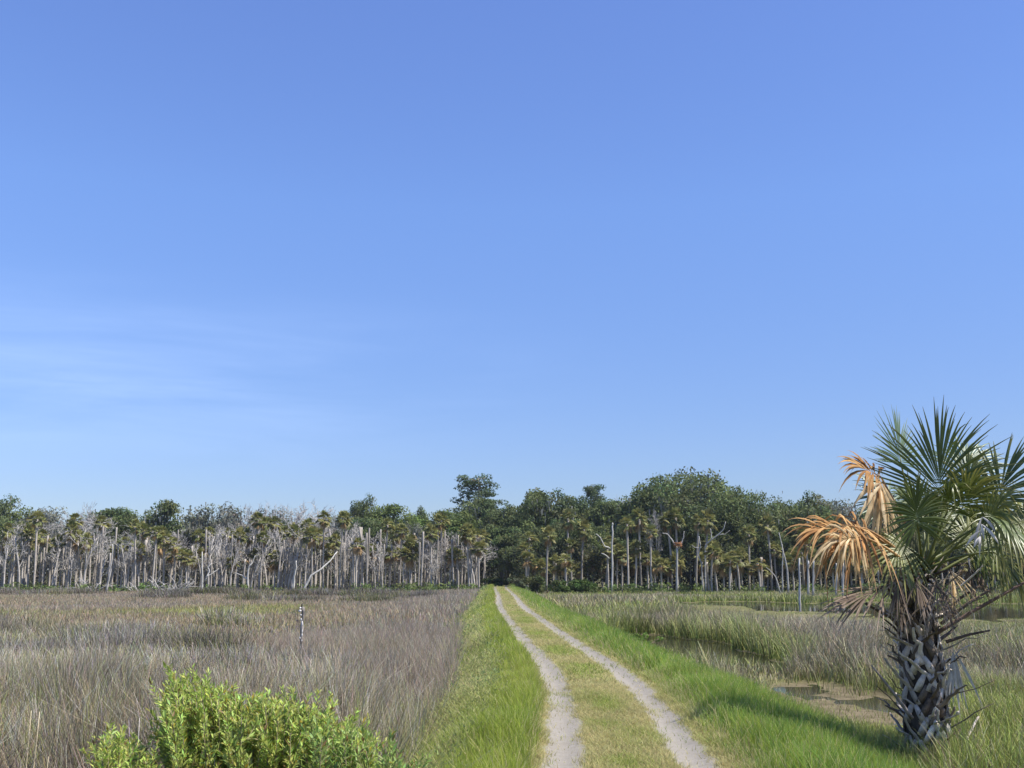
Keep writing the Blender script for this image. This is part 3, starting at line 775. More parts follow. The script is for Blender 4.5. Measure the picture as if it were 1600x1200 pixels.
# --- oaks and pines whose crowns make the skyline
OAKS = [
 # px, Y, top, width px, kind, label
 (12, 225, 776, 80, 'dense', 'rounded dark oak crown rising at the far left end of the wood'),
 (80, 205, 791, 95, 'grey', 'greyish oak next to the rounded oak at the far left end'),
 (178, 195, 791, 85, 'dense', 'dark low oak just left of the open crowned oak on the skyline'),
 (246, 188, 776, 92, 'open', 'open crowned dark oak with sky holes above the grey palms'),
 (338, 190, 779, 92, 'grey', 'grey green rounded oak right of the open crowned oak'),
 (320, 196, 806, 70, 'dense', 'dark shaded oak with low crown under the grey green rounded oak'),
 (430, 200, 793, 90, 'grey', 'thin grey oak behind the twiggy bare trees'),
 (510, 205, 796, 80, 'grey', 'grey hazy oak between twiggy bare trees and dark tufted oak'),
 (572, 200, 775, 52, 'dense', 'narrow dark tufted oak standing above its neighbours left of the green oaks'),
 (570, 190, 808, 80, 'dense', 'broad dark oak under the narrow tufted crown'),
 (616, 198, 789, 80, 'green', 'fresh green rounded oak above the crowded palm trunks'),
 (655, 212, 794, 34, 'green', 'small green oak top in the dip of the skyline'),
 (690, 196, 798, 74, 'green', 'green sloping oak left of the tall pine'),
 (742, 206, 778, 84, 'dense', 'dark oak crown filling the space just under the tall pine'),
 (728, 186, 801, 84, 'green', 'green oak in front of the tall pine'),
 (786, 182, 790, 70, 'dense', 'dark oak right of the tall pine above the track'),
 (792, 178, 822, 70, 'dense', 'dark mossy oak hanging over the mouth of the track'),
 (828, 184, 766, 86, 'dense', 'dark lumpy oak on the skyline right of the track'),
 (880, 186, 768, 82, 'dense', 'dark oak between the lumpy oak and the slim pine top'),
 (955, 184, 778, 90, 'dense', 'dark oak right of the slim pine top'),
 (1020, 176, 764, 100, 'dense', 'dark oak forming the left shoulder of the great dome'),
 (1082, 172, 739, 190, 'dome', 'great domed live oak, highest crown right of the track'),
 (1160, 168, 768, 130, 'dome', 'lower right shoulder oak leaning out of the great dome'),
 (1205, 176, 784, 80, 'grey', 'pale mossy oak in the dip right of the great dome'),
 (1252, 166, 772, 100, 'dense', 'dark oak right of the dip, left of the near palm'),
 (1318, 168, 769, 104, 'grey', 'grey green oak behind the brown fronds of the near palm'),
 (1392, 172, 776, 110, 'dense', 'dark oak seen through the crown of the near palm'),
 (1470, 170, 780, 120, 'dense', 'dark oak behind the trunk of the near palm'),
 (1550, 172, 784, 120, 'dense', 'dark oak at the right end of the wood'),
 (1640, 172, 780, 120, 'dense', 'dark oak past the right end of the picture'),
]
cnt = {}
for px, Y, top, w, kd, lab in OAKS:
    ks = OAK[kd]; k = cnt.get(kd, 0); cnt[kd] = k + 1
    stand(ks[k % len(ks)], px, Y, top, lab, 'tree', 'live oaks of the wood', w * 1.22)
for px, Y, top, w in ((812, 168, 842, 60), (858, 170, 815, 80), (905, 168, 812, 80), (950, 170, 822, 80), (995, 166, 815, 90), (1045, 164, 822, 80), (1095, 164, 812, 100), (1150, 163, 822, 90),
                      (1205, 162, 828, 80), (1255, 162, 816, 90), (1320, 162, 822, 100), (1400, 163, 822, 110), (1480, 163, 826, 110), (1570, 163, 826, 110)):
    k = cnt.get('dense', 0); cnt['dense'] = k + 1
    stand(OAK['dense'][k % 3], px, Y, top, 'low dark oak under the skyline oaks right of the track', 'tree', 'low oaks behind the right palms', w)
for k in range(15):
    px = 25 + k * 48 + rg.uniform(-10, 10)
    stand(OAK['grey'][k % 2] if k % 3 else OAK['dense'][k % 3], px, 192 + rg.uniform(-5, 8), rg.uniform(806, 822), 'low grey green oak behind the grey palm trunks left of the track', 'tree', 'low oaks behind the left palms', 62)
stand(PINE, 745, 215, 747, 'tall open pine standing alone above the skyline left of the track', 'tree', 'pines above the wood', 100)
stand(PINE2, 924, 200, 761, 'slim pine top above the dark oaks right of the track', 'tree', 'pines above the wood', 50)

# --- bare twiggy trees
for px, Y, top, w, lab in ((108, 178, 796, 70, 'bare twiggy grey tree behind the palms near the left end'), (132, 182, 781, 50, 'bare tree with twigs against the sky left of the open oak'),
        (160, 176, 797, 80, 'broad bare grey tree left of the open crowned oak'), (215, 172, 815, 60, 'bare grey tree below the open crowned oak'),
        (395, 178, 785, 60, 'bare tree with upright twigs right of the grey green oak'), (425, 180, 780, 60, 'bare twiggy tree breaking the skyline, first of three'),
        (470, 182, 781, 70, 'bare twiggy tree breaking the skyline, middle of three'), (515, 180, 779, 74, 'bare twiggy tree breaking the skyline, last of three'),
        (455, 172, 806, 80, 'lower bare grey tree in front of the three skyline twiggy trees'), (540, 172, 812, 60, 'bare grey tree left of the dark tufted oak'),
        (50, 170, 806, 70, 'bare grey tree before the greyish oak at the left end'), (270, 168, 822, 60, 'bare grey tree over the heap of fallen branches'),
        (350, 168, 820, 60, 'bare grey tree before the dark shaded oak'), (700, 166, 826, 70, 'large bare grey tree with fanned branches near the track'),
        (735, 162, 832, 70, 'bare grey tree with long arching limbs at the edge of the track'), (668, 168, 830, 60, 'bare grey tree among the crowded trunks left of the track'),
        (635, 170, 838, 60, 'bare grey tree below the small green oak top'),
        (982, 174, 772, 52, 'bare mossy grey tree on the skyline between the oaks right of the track'), (1024, 160, 790, 34, 'slender bare grey tree on the left face of the great dome')):
    k = cnt.get('bare', 0); cnt['bare'] = k + 1
    stand(BARE[k % 4], px, Y, top, lab, 'dead tree', 'bare trees of the wood', w)

# --- palms: the crowded left stand
def zone(px):
    return ('left of the open crowned oak' if px < 215 else 'below the open and grey oaks' if px < 380 else 'around the white leaning log' if px < 560
            else 'below the green rounded oaks' if px < 690 else 'beside the mouth of the track')
KW = {'mid': 'grey trunked cabbage palm of middle height', 'tall': 'tall cabbage palm with its crown up among the oaks', 'short': 'short full crowned cabbage palm', 'tan': 'cabbage palm with a tan skirt of dead fronds', 'pole': 'headless grey palm trunk'}
used = []
def lpalm(px, Y, top, kd):
    ks = POLE if kd == 'pole' else PALM[kd]
    k = cnt.get(kd, 0); cnt[kd] = k + 1
    kind = ks[(k * 7 + k // 3) % len(ks)]
    p = at(px, 900, Y)
    if kd == 'pole':
        o = stand(kind, px, Y, top, KW[kd] + ' ' + zone(px), 'dead palm', 'headless palm trunks ' + zone(px), None)
    else:
        # 'top' is the row of the crown's top
        o = stand(kind, px, Y, top + 1.0 * FPX / Y, KW[kd] + ' ' + zone(px), 'palm', kd + ' cabbage palms ' + zone(px), 2.9 * FPX / Y * rg.uniform(.85, 1.15))
    sw = rg.uniform(.7, 1.25) if kd == 'pole' else o.scale[0]; o.scale = (sw, sw, o.scale[2]); return o
rp = random.Random(3)
for i in range(170):
    px = -8 + (i + rp.uniform(0, 1)) / 170 * 768
    row = rp.choice((0, 0, 1, 1, 2))
    Y = 158 + row * 6 + rp.uniform(-2.5, 2.5) + (0 if px > 150 else 3)
    pole_share = .58 if px < 215 else .52 if px < 400 else .44
    q = rp.random()
    if q < pole_share: lpalm(px, Y, rp.uniform(822, 878), 'pole')
    elif q < pole_share + .10: lpalm(px, Y, rp.uniform(800, 828), 'tall')
    elif q < pole_share + .20: lpalm(px, Y, rp.uniform(828, 858), 'tan')
    elif q < pole_share + .26: lpalm(px, Y, rp.uniform(850, 872), 'short')
    else: lpalm(px, Y, rp.uniform(818, 858), 'mid')
for i in range(80):
    px = rp.uniform(0, 760)
    k = cnt.get('snag', 0); cnt['snag'] = k + 1
    stand(SNAG[k % 4], px, 156 + rp.uniform(-1, 14), rp.uniform(816, 868), 'slender dead tree with a few bare branches ' + zone(px), 'dead tree', 'slender dead trees ' + zone(px))

# --- palms right of the track, those one can tell apart
RIGHT = [(824, 152, 864, 'short', 'short full crowned cabbage palm first right of the track'), (853, 150, 826, 'mid', 'round headed cabbage palm standing clear right of the track mouth'),
 (868, 152, 870, 'short', 'short cabbage palm beside the round headed palm'), (885, 148, 864, 'tan', 'leaning cabbage palm trunk third right of the track mouth'),
 (980, 148, 808, 'tall', 'very tall leaning cabbage palm beside the headless white topped trunk'), (992, 150, 846, 'mid', 'cabbage palm with tan skirt right of the very tall leaning palm'),
 (1016, 149, 820, 'tall', 'tall cabbage palm with curved trunk left of the forked dead trunk'), (1085, 152, 806, 'tall', 'large crowned cabbage palm high before the great dome'),
 (1110, 147, 852, 'mid', 'thick pale trunked cabbage palm below the pale forked limb'), (1118, 148, 858, 'short', 'cabbage palm close right of the thick pale trunk'),
 (1139, 146, 866, 'mid', 'mid height cabbage palm before the right half of the great dome'), (1154, 149, 858, 'mid', 'cabbage palm close right of the mid height one before the dome'),
 (1186, 150, 870, 'tan', 'cabbage palm with tan dead skirt left of the thin leaning pole')]
for px, Y, top, kd, lab in RIGHT:
    k = cnt.get(kd, 0); cnt[kd] = k + 1
    stand(PALM[kd][k % len(PALM[kd])], px, Y, top + 10, lab, 'palm', 'palms at the edge of the right wood', 2.9 * FPX / Y)
def zone_r(px): return ('between the track and the nest' if px < 1050 else 'between the nest and the near palm' if px < 1210 else 'behind the near palm')
for i in range(78):
    px = 815 + (i + rp.uniform(0, 1)) / 78 * 830
    Y = 151 + rp.uniform(-2, 10); q = rp.random()
    kd = 'short' if q < .55 else 'mid' if q < .75 else 'tan' if q < .88 else 'pole'
    top = {'short': rp.uniform(862, 884), 'mid': rp.uniform(842, 862), 'tan': rp.uniform(852, 870), 'pole': rp.uniform(858, 880)}[kd]
    k = cnt.get(kd, 0); cnt[kd] = k + 1
    ks = POLE if kd == 'pole' else PALM[kd]
    stand(ks[k % len(ks)], px, Y, top + (0 if kd == 'pole' else 9), KW[kd] + ' ' + zone_r(px), 'palm', kd + ' palms ' + zone_r(px), 2.4 * FPX / Y * rp.uniform(.75, 1.2) if kd == 'pole' else 2.9 * FPX / Y)

for i in range(13):
    px = 812 + (i + rp.uniform(0, 1)) / 13 * 520; kd = rp.choice(('mid', 'tall', 'mid')); k = cnt.get(kd, 0); cnt[kd] = k + 1; Y = rp.uniform(154, 159)
    stand(PALM[kd][k % len(PALM[kd])], px, Y, rp.uniform(808, 846), 'half hidden cabbage palm reaching up among the oaks ' + zone_r(px), 'palm', 'half hidden palms ' + zone_r(px), 3.1 * FPX / Y)
# --- single dead trunks drawn from the picture, each at its own depth and thickness
def limbs(name, label, cat, Y, segs, col=(.42, .40, .37), group=None, extra=None):
    """segs: list of (part name, [(px, py, dy)], r0, r1)"""
    p0 = segs[0][1][0]; base = at(p0[0], p0[1], Y); base[2] = gz(base[0], Y) - .1
    o = empty(name, base, label=label, cat=cat, group=group)
    r = np.random.default_rng(int(p0[0]))
    for n, pts, r0, r1 in segs:
        P = np.array([at(x, y, Y + dy) for x, y, dy in pts])
        if n == 'trunk': P[0, 2] = base[2]
        t = np.linspace(0, 1, len(P) * 3 - 2); P = np.stack([np.interp(t, np.linspace(0, 1, len(P)), P[:, k]) for k in range(3)], -1)
        P[1:-1] += r.normal(0, .03, (len(P) - 2, 3))
        b = MB(); b.tube(P - base, np.linspace(r0, r1, len(P)), 8, np.asarray(col) * r.uniform(.9, 1.1)); link(n, b.mesh(n, True), M_bark, o)
    return o
LOGW = (.47, .45, .41)
limbs('fallen_log', 'white dead trunk leaning to the right against the grey palms', 'dead trunk', 153,
      [('trunk', [(472, 911, 0), (486, 900, .5), (502, 889, 1), (516, 876, 2), (527, 862, 3)], .19, .08)], LOGW)
limbs('dead_tree', 'bent white snag with a low side limb before the grey palms', 'dead tree', 152,
      [('trunk', [(388, 914, 0), (387, 900, 0), (389, 886, 0), (395, 878, .2), (399, 868, .3)], .18, .05), ('limb', [(387, 906, 0), (378, 899, .3), (367, 895, .4)], .12, .04)], LOGW)
limbs('dead_tree', 'short white crooked stub left of the white leaning log', 'dead tree', 154,
      [('trunk', [(458, 914, 0), (460, 900, 0), (463, 888, 0), (463, 876, 0)], .17, .08)], LOGW)
limbs('dead_tree', 'leaning pale trunk standing out in the marsh edge by the fallen branches', 'dead tree', 146,
      [('trunk', [(166, 914, 0), (172, 897, 0), (174, 880, 0), (176, 850, 0)], .15, .08)])
limbs('dead_tree', 'pale fork limbed snag in the marsh edge right of the fallen branches', 'dead tree', 146,
      [('trunk', [(317, 918, 0), (316, 900, 0), (316, 862, 0)], .15, .07), ('limb', [(320, 908, 0), (327, 893, .3), (325, 886, .3), (331, 880, .5)], .11, .04), ('limb', [(322, 902, 0), (335, 893, .5), (342, 888, .8)], .08, .03)], LOGW)
limbs('dead_tree', 'pale curved dead limb reaching out above the palm skirts below the open oak', 'dead tree', 160,
      [('trunk', [(224, 915, 0), (226, 880, 0), (230, 852, 0), (236, 838, 0), (240, 828, 0)], .15, .05), ('limb', [(190, 862, -.3), (205, 842, -.3), (211, 834, -.3)], .1, .05)])
limbs('dead_tree', 'tall dead trunk with white broken top and two pale arms', 'dead tree', 146,
      [('trunk', [(956, 919, 0), (957, 880, 0), (956, 850, 0), (957, 823, 0), (957, 817, 0)], .14, .09),
       ('limb', [(953, 857, 0), (944, 853, -.3), (938, 840, -.5), (931, 834, -.6)], .13, .05), ('limb', [(952, 873, 0), (946, 867, -.3), (939, 864, -.4)], .11, .04)], LOGW)
fk = limbs('dead_tree', 'forked dead trunk carrying a brown nest in its fork', 'dead tree', 146,
      [('trunk', [(1057, 919, 0), (1058, 880, 0), (1058, 856, 0)], .17, .13),
       ('limb', [(1058, 857, 0), (1050, 843, 0), (1043, 834, 0), (1035, 833, 0)], .11, .04), ('limb', [(1060, 858, 0), (1066, 845, 0), (1068, 838, 0), (1069, 830, 0)], .11, .05)])
limbs('dead_tree', 'pale branching dead limb spread before the great dome', 'dead tree', 150,
      [('trunk', [(1102, 916, 0), (1102, 880, 0), (1102, 855, 0), (1104, 850, 0)], .12, .10),
       ('limb', [(1103, 852, 0), (1112, 843, -.3), (1122, 836, -.5), (1131, 826, -.6), (1134, 815, -.6)], .11, .04),
       ('limb', [(1120, 836, -.4), (1133, 834, -.6), (1140, 829, -.8)], .08, .03), ('limb', [(1112, 843, -.3), (1111, 834, -.3), (1110, 826, -.3)], .08, .04)], LOGW)
limbs('dead_tree', 'crooked pale dead limb with side loop left of the spread dead limb', 'dead tree', 150,
      [('trunk', [(1098, 916, 0), (1096, 880, 0), (1091, 868, 0), (1094, 853, 0), (1092, 838, 0)], .13, .07), ('limb', [(1095, 856, 0), (1087, 856, 0), (1081, 852, 0)], .07, .03)], LOGW)
limbs('dead_tree', 'tall thin leaning pole left of the near palm', 'dead tree', 142,
      [('trunk', [(1231, 922, 0), (1230, 890, 0), (1224, 862, 0), (1217, 832, 0)], .15, .06)])
limbs('dead_tree', 'slim dead trunk crossing in front of the tall leaning pole', 'dead tree', 140,
      [('trunk', [(1222, 920, 0), (1223, 885, 0), (1222, 850, 0)], .11, .05)])
limbs('dead_tree', 'thin bare stick leaning left at the foot of the right wood', 'dead tree', 140,
      [('trunk', [(1220, 920, 0), (1213, 903, 0), (1205, 893, 0), (1197, 886, 0)], .09, .03)])
wt = limbs('dead_tree', 'white dead trunk standing in the water of the far pool', 'dead tree', 100,
      [('trunk', [(1249, 936, 0), (1250, 930, 0), (1250, 905, 0), (1249, 872, 0)], .12, .08)], (.50, .48, .44))
for px, top in ((1262, 876), (1270, 872), (1306, 880), (1316, 878)):
    limbs('dead_tree', 'plain grey dead trunk behind the white trunk at the far pool', 'dead tree', 126, [('trunk', [(px, 924, 0), (px + 1, 900, 0), (px + 1, top, 0)], .14, .09)], group='plain trunks behind the far pool')
# nest
nb = MB(); r_ = np.random.default_rng(77); c0 = at(1059, 850, 146)
for k in range(70):
    a = r_.uniform(0, 2 * PI); q = np.array((math.cos(a) * r_.uniform(.2, .55), math.sin(a) * r_.uniform(.2, .55), r_.uniform(-.3, .15)))
    d = np.array((-math.sin(a), math.cos(a), r_.normal(0, .3))) * .45
    nb.tube([q - d, q, q + d], (.02, .03, .02), 4, np.array((.30, .15, .07)) * r_.uniform(.7, 1.3))
nest = link('nest', nb.mesh('nest'), M_bark); nest.location = c0
tag(nest, 'reddish brown stick nest in the fork of a dead trunk', 'nest')

# fallen branches heap at the left
def fallen(px, Y, seed, w, label):
    r = np.random.default_rng(seed); b = MB(); p = at(px, 900, Y); z = gz(p[0], Y)
    for k in range(26):
        a = r.uniform(-.2, 1.2) if r.uniform() < .6 else r.uniform(1.8, 3.3); q = np.array((r.normal(0, w * .3), r.normal(0, .8), .1)); L = r.uniform(1, 3.6)
        e = q + np.array((math.cos(a) * L, r.normal(0, .5), abs(math.sin(a)) * L * .7 + .15)); m = (q + e) / 2 + np.array((0, 0, L * .12)) + r.normal(0, .12, 3)
        b.tube([q, m, e], (.09 * r.uniform(.5, 1.3), .06, .02), 5, np.array((.40, .38, .35)) * r.uniform(.8, 1.2))
        for j in range(3):
            s = m + (e - m) * r.uniform(0, 1); b.tube([s, s + r.normal(0, .35, 3) + np.array((0, 0, .3))], (.03, .012), 3, (.40, .38, .35))
    o = link('fallen_branch', b.mesh('fallen_branch', True), M_bark); o.location = (p[0], Y, z)
    return tag(o, label, 'dead branch')
fallen(232, 152, 1, 5.5, 'wide tangle of fallen grey branches at the foot of the left palms')
fallen(130, 154, 2, 3.5, 'low fallen branch with arching limbs left of the wide tangle')
fallen(275, 150, 3, 2.5, 'small grey fallen tangle right of the wide one')

# understory: one leafy mass between and behind the trunks
def understory(side, seed, label):
    r = np.random.default_rng(seed); n = 2600
    px = r.uniform(-60, 766, n) if side < 0 else r.uniform(806, 1680, n)
    Y = r.uniform(172, 198, n) if side < 0 else r.uniform(157, 182, n)
    x = (px - 800) / FPX * Y; z = -.6 + r.uniform(0, 1, n) ** .8 * (6.0 if side < 0 else 6.5)
    c0_ = np.array((.08, .09, .045)) if side > 0 else np.array((.14, .14, .105))
    ctr = np.stack([x, Y, z], -1)
    c = c0_ * (.7 + .6 * r.uniform(0, 1, (n, 1)))
    V1 = cards(r, ctr, 26, 1.3, .24, c, .2)
    n2 = 420; px = r.uniform(-40, 762, n2) if side < 0 else r.uniform(815, 1660, n2); Y = r.uniform(150, 166, n2) if side < 0 else r.uniform(145, 156, n2)
    ctr2 = np.stack([(px - 800) / FPX * Y, Y, -.7 + r.uniform(0, .9, n2)], -1); g = fbm(px * .02, Y * .1, 5)
    ctr2 = ctr2[g > .45]
    V2 = cards(r, ctr2, 22, .8, .2, (.14, .19, .06), .25)
    return tag(link('understory', card_mesh('understory', [V1, V2]), M_leaf), label, 'undergrowth', kind='stuff')
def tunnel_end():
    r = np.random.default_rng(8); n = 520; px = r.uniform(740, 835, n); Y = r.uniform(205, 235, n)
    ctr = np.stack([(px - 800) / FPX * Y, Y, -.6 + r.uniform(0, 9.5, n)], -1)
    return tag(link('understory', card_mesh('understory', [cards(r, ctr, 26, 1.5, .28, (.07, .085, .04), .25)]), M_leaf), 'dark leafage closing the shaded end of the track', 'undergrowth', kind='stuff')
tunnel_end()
understory(-1, 1, 'grey green undergrowth behind the palm trunks left of the track')
understory(1, 2, 'dark undergrowth behind the palm trunks right of the track')

# bushes at the edge of the wood and on the right verge
def bush(px, Y, top, wpx, seed, col, label, size=.12, per=60):
    r = np.random.default_rng(seed); p = at(px, top, Y); z = gz(p[0], Y); H = p[2] - z; W = wpx / FPX * Y
    o = empty('bush', (p[0], Y, z - .03), label=label, cat='bush'); n = 26
    ctr = np.stack([r.normal(0, .26, n) * W, r.normal(0, .26, n) * W, r.uniform(.15, .88, n) * H], -1)
    b = MB()
    for q in ctr: b.tube([(0, 0, 0), q * np.array((.5, .5, .55)), q], (.02 * H ** .5, .015, .008), 4, (.2, .16, .12))
    link('stem', b.mesh('stem', True), M_bark, o)
    link('foliage', card_mesh('foliage', [cards(r, ctr, per, min(H, W) * .24, size, col, .25)]), M_leaf, o)
    return o
bush(839, 135, 897, 30, 1, (.075, .085, .03), 'dark olive bush right of the track just before the wood', .16)
bush(812, 138, 903, 26, 2, (.12, .13, .07), 'pale grey green bush between the track and the dark olive bush', .16)
bush(770, 158, 902, 30, 9, (.05, .07, .025), 'dark bush in the shaded mouth of the track', .2)
bush(1000, 34, 988, 34, 3, (.13, .19, .04), 'small leafy bush on the right verge beside the dark pool', .045, 46)
bush(880, 146, 906, 26, 4, (.09, .13, .035), 'low green bush at the foot of the leaning right hand palm', .18)
bush(912, 146, 905, 34, 5, (.09, .14, .035), 'bright low bush left of the white topped dead trunk', .18)

# ------------------------------------------------------------------ the post in the marsh
pp = ground_at(470, 1036, -.9); r_ = np.random.default_rng(5)
pb = np.array(pp); D = pp[1]
def prel(px, py): return at(px, py, D) - pb
post = empty('post', pb, label='weathered dark post crusted with white standing in the rushes', cat='post')
b = MB(); t = np.linspace(0, 1, 12)
Pp = np.stack([.012 * np.sin(t * 9), .01 * np.cos(t * 7), t * (prel(470, 948)[2])], -1); Pp[0, 2] = -.15
b.tube(Pp, .052 + .009 * np.sin(t * 23), 9, np.outer(np.array((.8, 1.2, .7, 1.5, .6, 1.3, .8, 1.6, .5, 1.1, .6, 1.2)), (.20, .18, .16))); link('shaft', b.mesh('shaft', True), M_bark, post)
b = MB(); b.tube([prel(471, 952), prel(472, 945), prel(473.3, 942)], (.03, .028, .008), 6, (.09, .08, .07)); link('splinter', b.mesh('splinter', True), M_bark, post)
b = MB()
for x, y, rx, rz in ((469.6, 950, .035, .04), (469, 954.5, .055, .045), (470.6, 961, .03, .04), (472.3, 975, .035, .12), (472.3, 985, .03, .14), (471.8, 992, .03, .08), (469, 997, .035, .05), (471.4, 1001, .04, .05), (470.6, 1008, .035, .07), (471, 968, .03, .05)):
    c = prel(x, y) + np.array((0, -.035, 0)); th = np.linspace(0, 2 * PI, 8, endpoint=False)
    V = [c + np.array((0, 0, rz))]; F = []
    for k in range(1, 4):
        a = PI * k / 4
        V += [c + np.array((math.sin(a) * math.cos(h) * rx * r_.uniform(.8, 1.2), math.sin(a) * math.sin(h) * rx * .8, math.cos(a) * rz)) for h in th]
    V.append(c - np.array((0, 0, rz)))
    T = [(0, 1 + k, 1 + (k + 1) % 8) for k in range(8)] + [(25, 17 + (k + 1) % 8, 17 + k) for k in range(8)]
    Q = [(1 + i * 8 + k, 9 + i * 8 + k, 9 + i * 8 + (k + 1) % 8, 1 + i * 8 + (k + 1) % 8) for i in range(2) for k in range(8)]
    b.add(V, [T, Q], (.62, .60, .57))
link('white_crust', b.mesh('white_crust', True), M_bark, post)

# ------------------------------------------------------------------ marsh elder shrubs at the lower left
def shrub(px, Y, prof, seed, nst, label, leaf=(.42, .50, .12), group=None):
    """prof: list of (px, top row) that the stems' tops follow"""
    r = np.random.default_rng(seed); c = at(px, 1100, Y); z0 = gz(c[0], Y)
    o = empty('shrub', (c[0], Y, z0 - .05), label=label, cat='shrub', group=group)
    stems = MB(); P = []; Dv = []; Sz = []
    xs = np.array([q[0] for q in prof]); ys = np.array([q[1] for q in prof])
    for k in range(nst):
        u = r.uniform(xs[0], xs[-1]); dy = r.normal(0, .45)
        top = at(u, np.interp(u, xs, ys) + abs(r.normal(0, 16)) + (-r.uniform(0, 16) if r.uniform() < .12 else 0 if r.uniform() < .35 else r.uniform(0, 80)), Y + dy) - np.array((c[0], Y, z0))
        base = np.array((top[0] * .45 + r.normal(0, .08), top[1] * .4, -.02))
        m = (base + top) / 2 + np.array((top[0] * .12, 0, .05)) + r.normal(0, .06, 3)
        t = np.linspace(0, 1, 7)[:, None]; path = base * (1 - t) ** 2 + 2 * m * t * (1 - t) + top * t * t
        stems.tube(path, np.linspace(.011, .003, 7), 4, (.22, .19, .12))
        tr = [(path, .30)]
        for j in range(5):
            tt = r.uniform(.45, .92); i = int(tt * 6); q = path[i] + (path[min(i + 1, 6)] - path[i]) * (tt * 6 - i)
            d = (path[6] - path[4]); d /= np.linalg.norm(d); d = d + r.normal(0, .55, 3); d /= np.linalg.norm(d); L = r.uniform(.12, .34)
            br = np.array([q, q + d * L * .5, q + d * L + np.array((0, 0, .05))]); stems.tube(br, (.005, .004, .002), 3, (.25, .24, .12)); tr.append((br, 0))
        for pt, t0 in tr:
            L = np.linalg.norm(pt[-1] - pt[0]); nn = int(L * (1 - t0) / .010)
            for q in range(nn):
                tt = t0 + (1 - t0) * (q + .5) / nn; f = tt * (len(pt) - 1); i = min(int(f), len(pt) - 2)
                a = pt[i + 1] - pt[i]; a /= np.linalg.norm(a) + 1e-9
                P.append(pt[i] + (pt[i + 1] - pt[i]) * (f - i)); Dv.append(a); Sz.append(.6 + .5 * (1 - abs(tt - .75)))
    P = np.array(P); Dv = np.array(Dv); Sz = np.array(Sz); n = len(P)
    rv = r.normal(0, 1, (n, 3)); rv -= Dv * (rv * Dv).sum(1)[:, None]; rv /= np.linalg.norm(rv, axis=1)[:, None]
    d = Dv * r.uniform(.55, 1.5, n)[:, None] + rv * .8; d /= np.linalg.norm(d, axis=1)[:, None]
    s = np.cross(d, Dv + r.normal(0, .2, (n, 3))); s /= np.linalg.norm(s, axis=1)[:, None]
    L = (.062 * Sz * r.uniform(.7, 1.25, n))[:, None]; W = L * .145; nm = np.cross(s, d)
    V = np.stack([P, P + d * L * .5 + s * W + nm * L * .03, P + d * L - nm * L * .06, P + d * L * .5 - s * W + nm * L * .03, P + d * L * .5 - nm * W * .35], 1).reshape(-1, 3)
    b5 = (np.arange(n) * 5)[:, None]
    F = np.concatenate([b5 + np.array([[0, 4, 1]]), b5 + np.array([[4, 2, 1]]), b5 + np.array([[0, 3, 4]]), b5 + np.array([[4, 3, 2]])])
    K = np.asarray(leaf) * r.uniform(.62, 1.35, (n, 1)) * (1 + r.normal(0, .09, (n, 3)))
    yl = r.uniform(0, 1, n) < .022; K[yl] = np.array((.55, .42, .06)) * r.uniform(.6, 1.1, (yl.sum(), 1))
    br = r.uniform(0, 1, n) < .04; K[br] = np.array((.26, .17, .07))
    link('stems', stems.mesh('stems', True), M_bark, o)
    link('foliage', mesh_from('foliage', V, [F], np.repeat(np.clip(K, .01, .9), 5, 0)), M_shrub, o)
    return o
shrub(420, 9.4, [(255, 1062), (272, 1050), (300, 1046), (335, 1062), (370, 1078), (400, 1068), (430, 1082), (470, 1100), (520, 1112), (545, 1112), (585, 1152)], 1, 350, 'broad bright green leafy shrub in the lower left corner')
shrub(205, 9.0, [(150, 1172), (170, 1146), (186, 1130), (205, 1146), (225, 1166), (245, 1178)], 2, 70, 'small low bright green shrub left of the broad one')
shrub(560, 8.6, [(490, 1140), (540, 1128), (580, 1160), (625, 1185), (650, 1200)], 3, 80, 'low trailing edge shrub right of the broad one', (.31, .41, .11))
# two straw stalks and a few dead stems by the bottom left
def stalk(px0, py0, px1, py1, Y, label, r0=.008, group=None, col=(.50, .42, .28)):
    a = at(px0, py0, Y); bt = at(px1, py1, Y + .15); a[2] = gz(a[0], Y) - .02
    b = MB(); t = np.linspace(0, 1, 7)[:, None]; m = (a + bt) / 2 + np.array((.02, 0, .03))
    b.tube((a * (1 - t) ** 2 + 2 * m * t * (1 - t) + bt * t * t) - a, np.linspace(r0, r0 * .35, 7), 5, col)
    o = link('dry_stalk', b.mesh('dry_stalk', True), M_bark); o.location = a
    return tag(o, label, 'plant stalk', group)
stalk(44, 1195, 62, 1112, 10.5, 'tall straw coloured dry stalk at the bottom left, the brighter of two', .010)
stalk(36, 1195, 49, 1110, 11.0, 'thinner straw stalk left of the brighter one')
stalk(213, 1165, 218, 1122, 10.8, 'short pale dead stem in the rushes left of the green shrub', .006, None, (.6, .57, .52))
stalk(240, 1170, 266, 1134, 10.4, 'pale dead stem bending right against the green shrub', .008, None, (.55, .52, .48))
stalk(60, 1200, 76, 1182, 10.0, 'short slanted straw stem beside the tall dry stalks')

